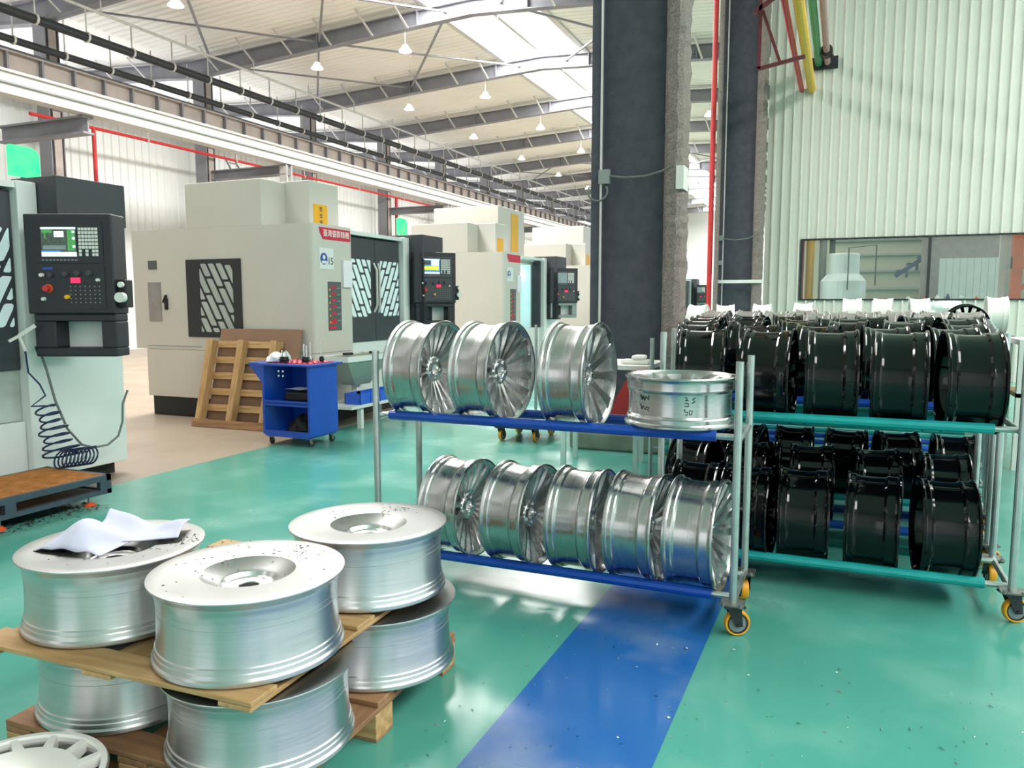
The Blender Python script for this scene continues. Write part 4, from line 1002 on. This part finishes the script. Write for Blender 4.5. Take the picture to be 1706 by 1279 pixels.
make_cnc(32.34, 'white machining centre beside the red riser pipe, farthest in view', ((.35, 2.54, 1.98), (.60, -.80)), 2, 0, beacon=False)

# step platform in front of the left machine
t = thing('step_platform', 'blue-grey steel step with an orange grating top before the left machine', 'platform', (-6.08, 2.5, 0))
g = G()
for (x0, x1, y0, y1, z0, z1) in ((.70,.74,0,1.86,.19,.235),(.70,.74,0,1.86,.085,.12),(0,.04,0,1.86,.19,.235),(0,.04,0,1.86,.085,.12),(0,.74,1.82,1.86,.19,.235),(0,.74,1.82,1.86,.085,.12),(0,.74,0,.04,.19,.235),(.70,.74,1.76,1.86,.12,.19),(.70,.74,1.0,1.08,.12,.19),(.70,.74,.2,.28,.12,.19),(0,.04,1.76,1.86,.12,.19)):
    g.box(x0, x1, y0, y1, z0, z1)
P('frame', g, mt['step_steel'], t)
g = G()
for i in range(24): g.bar((.045+.0285*i, .04, .228), (.045+.0285*i, 1.82, .228), .005, .022)
for i in range(62): g.bar((.04, .05+.0287*i, .230), (.70, .05+.0287*i, .230), .005, .018)
o = P('grating', g, mt['grate'], t)
g = G(); g.box(.05, .69, .05, 1.81, .10, .104); P('drip_tray', g, mt['chips_dark'], t)
for x in (.66, .06):
    for y in (1.72, 1.0, .28):
        g = G(); g.cyl((x, y, .02), (x, y, .09), .012, n=8); fo = P('foot', g, mt['tube'], t)
        g = G(); g.lathe([(.005,0),(.045,0),(.045,.008),(.02,.028),(.005,.03)], 16, closed=False); P('foot_pad', g, mt['orange_foot'], fo, loc=(x, y, 0))

# coiled hose and cable on the left machine
t = thing('air_hose', 'dark blue coiled air hose hanging from the console down to the step', 'hose', (-5.90, 4.13, 0))
pts = [(.0, -.02, 1.22), (-.01, .0, 1.05), (.03, .06, .95), (.06, .08, .86), (0, .0, .78)]
for i in range(7*16+1):
    a = i/16; f = a/7
    rr = .07+.09*f + .02*math.sin(2.3*a); pts.append((.06+.05*math.sin(2*math.pi*a), .08+.12*f + rr*math.cos(2*math.pi*a), .77-.42*f + .03*math.sin(2*math.pi*a)))
for i in range(9*16+1):
    a = i/16; f = a/9
    pts.append((.06+.08*math.sin(2*math.pi*a), .16+.32*f + .03*math.cos(2*math.pi*a), .325-.02*f + .07*math.cos(2*math.pi*a)))
g = G(); g.tube(pts, .0075, 6); P('coil', g, mt['hose'], t)
g = G(); g.cyl((0, -.02, 1.22), (-.02, -.05, 1.34), .018, .014, n=10); g.bar((-.02, -.05, 1.34), (.05, .04, 1.42), .012, .03); g.bar((-.02, -.05, 1.34), (-.04, -.12, 1.30), .02, .02); P('air_gun', g, mt['steel_light'], t)
t = thing('pendant_cable', 'grey cable looping from the console across the white panel', 'cable', (-5.95, 4.27, 0))
g = G(); g.tube([(0, .0, 1.20), (.02, .03, 1.05), (.03, .08, .80), (.02, .18, .55), (0, .32, .39), (-.02, .45, .34), (-.03, .60, .34), (-.04, .72, .40), (-.05, .78, .52), (-.06, .80, .68), (-.06, .86, .80)], .010, 8); P('cable', g, mt['cable'], t)
g = G(); g.cyl((0, 0, 1.18), (0, -.02, 1.25), .022, n=10); P('plug', g, mt['rubber'], t)

# ------------------------------------------------------------------ blue tool trolley
t = thing('tool_trolley', 'blue steel tool trolley with red tool inserts standing by the machine', 'trolley', (-5.99, 6.90, 0), (0, 0, R_(-1)))
B = mt['cart_blue']
g = G(); g.box(0, .03, 0, .50, .12, .90); P('side_panel', g, B, t); g = G(); g.box(.63, .66, 0, .50, .12, .90); P('side_panel', g, B, t)
g = G(); g.box(0, .30, .48, .50, .12, .90); P('back_panel', g, B, t)
g = G(); g.box(.03, .63, 0, .50, .10, .125); g.box(.03, .63, 0, .015, .125, .17); P('floor_tray', g, B, t)
g = G(); g.box(.03, .63, .0, .48, .47, .49); g.box(.03, .63, 0, .012, .45, .51); P('shelf', g, B, t)
g = G(); g.box(-.02, .70, -.04, .56, .90, .925); P('top', g, B, t, bevel=.006)
g = G(); g.add([(-.2,.0,.925),(0,.0,.925),(0,.0,.70),(-.2,.5,.925),(0,.5,.925),(0,.5,.70)], [(0,2,1),(3,4,5),(0,1,4,3),(1,2,5,4),(2,0,3,5)]); P('push_wing', g, B, t)
rg = G(); rg.lathe([(.016,0),(.030,0),(.030,.010),(.022,.014),(.016,.012)], 14); rm = rg.mesh('tool_socket', mt['red_plastic'])
for i in range(9):
    for j in range(5): P('tool_socket', rm, None, t, loc=(.06+.072*i, .06+.09*j, .925))
for i in range(2):
    for k in range(2): g = G(); g.box(.235+.06*i, .255+.06*i, -.006, 0, .78+.05*k, .80+.05*k); P('tag', g, mt['plastic_white'], t)
for (x, y, yw) in ((.06, .06, 100), (.60, .06, 60), (.06, .44, 30), (.60, .44, 80)):
    c = G(); c.box(-.03,.03,-.03,.03,.09,.10); c.bar((0,-.02,.09),(.015,-.02,.035),.004,.03); c.bar((0,.02,.09),(.015,.02,.035),.004,.03)
    f = P('castor', c, mt['tube_dark'], t, loc=(x, y, 0), rot=(0,0,R_(yw)))
    g = G(Matrix.Translation((.015,0,.038)) @ Matrix.Rotation(R_(90),4,'X')); g.lathe([(.006,-.012),(.034,-.014),(.038,-.008),(.038,.008),(.034,.014),(.006,.012)], 18); P('wheel', g, mt['rubber'], f)
# tool holders on the trolley
def holder(loc, label, h, k):
    o = thing('tool_holder', label, 'tool holder', loc, group='tool holders on the trolley')
    g = G(); g.lathe([(.004,0),(.022,0),(.026,.02),(.031,.022),(.031,.034),(.024,.036),(.022,.06),(.004,.06)], 16, closed=False); P('collet_chuck', g, mt['rubber'] if k else mt['alu_spoke'], o)
    g = G(); g.cyl((0,0,.06), (0,0,h), .010 if k < 2 else .006, n=10); P('cutter', g, mt['alu_spoke'], o)
for i, (x, y, h, k) in enumerate(((-5.73, 6.94, .13, 1), (-5.67, 6.94, .13, 1), (-5.49, 7.02, .20, 1), (-5.465, 7.10, .22, 0), (-5.44, 7.0, .19, 1), (-5.36, 7.16, .21, 2))):
    holder((x, y, .94), ['short black tool holder at the left of the trolley top', 'second short black tool holder at the left of the trolley top', 'tall milling cutter holder at the right of the trolley top', 'tallest bright milling cutter on the trolley top', 'black based milling cutter nearest the trolley edge', 'thin drill holder at the right rear of the trolley top'][i], h, k)
def lump(name, label, cat, loc, sx, sy, sz, m, seed, n=14):
    r5 = random.Random(seed); g = G(); v = []; f = []
    for j in range(7):
        ph = math.pi/2*j/6
        for i in range(n):
            a = 2*math.pi*i/n; q = 1+.18*math.sin(3*a+j+seed)+r5.uniform(-.06, .06)
            v.append((sx*q*math.cos(a)*math.cos(ph), sy*q*math.sin(a)*math.cos(ph), sz*math.sin(ph)*(1+.1*math.sin(4*a+seed))))
    for j in range(6):
        for i in range(n): f.append((j*n+i, j*n+(i+1)%n, (j+1)*n+(i+1)%n, (j+1)*n+i))
    f.append(tuple(range(n-1, -1, -1))); g.add(v, f, True); return tag(P(name, g, m, loc=loc), label, cat)
lump('rag', 'white rag bundled on the left of the trolley top', 'rag', (-5.86, 7.0, .942), .10, .10, .10, mt['paper2'], 2)
lump('rag', 'pale blue rag beside the white one on the trolley', 'rag', (-5.79, 7.08, .942), .05, .06, .10, mt['tank'], 5)
g = G(); g.box(0, .40, 0, .26, 0, .10); tag(P('tool_case', g, mt['rubber'], loc=(-5.80, 7.04, .493), bevel=.02), 'black tool case on the upper shelf of the trolley', 'case')
cloth('rag', 'white sheet draped over the tool case on the trolley shelf', lambda u, v: ((u-.5)*.38, (v-.5)*.2, .02+.05*(2*u-1)**2*u), 14, 6, mt['paper2'], (-5.60, 7.15, .605), 0)['category'] = 'sheet'
lump('tool_pile', 'dark pile of spare tools in the bottom tray of the trolley', 'tools', (-5.60, 7.12, .126), .18, .14, .20, mt['rubber'], 9)

# ------------------------------------------------------------------ leaning pallet and board
la = math.atan2(.52, 1.12)
t = thing('wooden_pallet', 'pale wooden pallet leaning upright against the white machine', 'pallet', (-7.72, 7.56, 0), (-.27, 0, R_(1.5)))
H_ = 1.16
for x in (0, .50, 1.02):
    g = G(); g.box(-H_/2, H_/2, -.055, .055, -.045, .045); P('stringer', g, mt['wood'], t, loc=(x+.06, .05, H_/2), rot=(0, R_(-90), R_(rnd.uniform(-.5,.5))), bevel=.004)
for i in range(6):
    z = .06+.212*i; g = G(); g.box(-.58, .58, -.045, .045, -.010, .010); P('slat', g, mt['wood'], t, loc=(.57, .11, z), rot=(R_(90), 0, rnd.uniform(-.01,.01)), bevel=.003)
g = G(); g.box(-.58, .58, -.05, .05, -.011, .011); P('slat', g, mt['wood_d'], t, loc=(.57, -.008, .05), rot=(R_(90), 0, .0), bevel=.003)
g = G(); g.box(0, 1.30, 0, .02, 0, 1.30); tag(P('board', g, mt['card'], loc=(-7.64, 7.715, 0), rot=(-.27, 0, R_(1.5))), 'brown board leaning behind the wooden pallet', 'board')

# ------------------------------------------------------------------ chip trough in front of machine 15
t = thing('coolant_hopper', 'grey sheet-metal hopper in front of the machine door', 'hopper', (-5.95, 8.0, 0))
g = G(); g.add([(-.1,.0,.86),(.35,0,.86),(.35,.95,.86),(-.1,.95,.86),(.02,.34,.54),(.22,.34,.54),(.22,.68,.54),(.02,.68,.54)], [(0,1,5,4),(1,2,6,5),(2,3,7,6),(3,0,4,7),(4,5,6,7)]); P('funnel', g, mt['sheet'], t)
g = G(); g.box(-.12,.37,-.02,.0,.86,.93); g.box(-.12,.37,.95,.97,.86,.93); g.box(.35,.37,0,.95,.86,.93); g.box(-.12,-.10,0,.95,.86,.93); P('rim', g, mt['white_cnc2'], t)
g = G(); g.box(-.1,.35,.02,.93,.90,.91); P('screen_tray', g, mt['wall_room'], t)
g = G(); g.box(.08,.16,.46,.54,.30,.54); P('outlet', g, mt['white_cnc2'], t)
for k, (x, y) in enumerate(((.1,.25),(.2,.7))):
    g = G(); g.box(x, x+.08, y, y+.12, .93, .96); P('fitting', g, mt['dark_steel'], t)
t = thing('low_bench', 'low pale steel bench under the hopper', 'bench', (-5.95, 8.0, 0))
g = G(); g.box(-.15, .4, 0, 1.5, .27, .31); P('bench_top', g, mt['white_cnc2'], t)
for (x, y) in ((.3,.25),(.3,1.35),(-.1,.1),(-.1,1.3)): g = G(); g.box(x, x+.06, y, y+.06, 0, .27); P('leg', g, mt['white_cnc2'], t)
t = thing('plastic_crate', 'blue plastic crate on the low bench', 'crate', (-5.80, 8.20, .31))
g = G(); g.box(0, .24, 0, .92, 0, .012); P('bottom', g, mt['crate_blue'], t)
for (x0, x1, y0, y1) in ((0,.01,0,.92),(.23,.24,0,.92),(0,.24,0,.01),(0,.24,.91,.92)): g = G(); g.box(x0, x1, y0, y1, .012, .14); P('wall', g, mt['crate_blue'], t)
for i in range(5): g = G(); g.box(.24, .247, .0+.225*i, .02+.225*i, 0, .14); P('rib', g, mt['crate_blue'], t)
# ------------------------------------------------------------------ table and rack behind the silver rack
t = thing('work_table', 'pale green steel table behind the silver rack', 'table', (-2.54, 6.86, 0))
g = G(); g.box(0, .95, 0, .80, .99, 1.03); P('table_top', g, mt['plastic_white'], t)
for (x, y) in ((.12,.02),(.02,.68),(.80,.1),(.70,.72)): g = G(); g.box(x, x+.045, y, y+.045, 0, .99); P('leg', g, mt['tank'], t)
t = thing('red_board', 'dark red angled board hung from the table behind the lying wheel', 'board', (-1.98, 6.80, 0))
g = G(); g.add([(-.02,0,.50),(.42,0,.50),(.42,0,.99),(.26,0,.99),(-.02,.03,.50),(.42,.03,.50),(.42,.03,.99),(.26,.03,.99)], [(0,1,2,3),(7,6,5,4),(0,4,5,1),(1,5,6,2),(2,6,7,3),(3,7,4,0)]); P('plate', g, mt['red_paint'], t)
t = thing('white_fixture', 'small white fixture on the table behind the lying wheel', 'fixture', (-1.80, 7.0, 1.03))
g = G(); g.box(-.08, .18, 0, .16, 0, .045); g.box(.02, .14, 0, .16, .045, .085); P('body', g, mt['plastic_white'], t, bevel=.02)
make_rack('empty silver tube rack standing behind the lying wheel', (-1.52, 6.72, 0), .27, .55, 1.29, (.30,), mt['teal_wrap'], castors=False, inset=.1)
t = thing('wheeled_stand', 'far rack on orange castors beyond the silver rack', 'rack', (-3.75, 8.10, 0))
for (x, y) in ((.14, .08), (.54, .14), (.14, .6), (.54, .66)): castor_parts(t, x, y, R_(80))
g = G(); g.box(.08, .62, .02, .74, .155, .19); P('deck', g, mt['dark_steel'], t)
for (x, y) in ((.1,.06),(.58,.06),(.1,.68),(.58,.68)): g = G(); g.cyl((x,y,.19),(x,y,1.35),.017,n=8); P('post', g, mt['tube'], t)
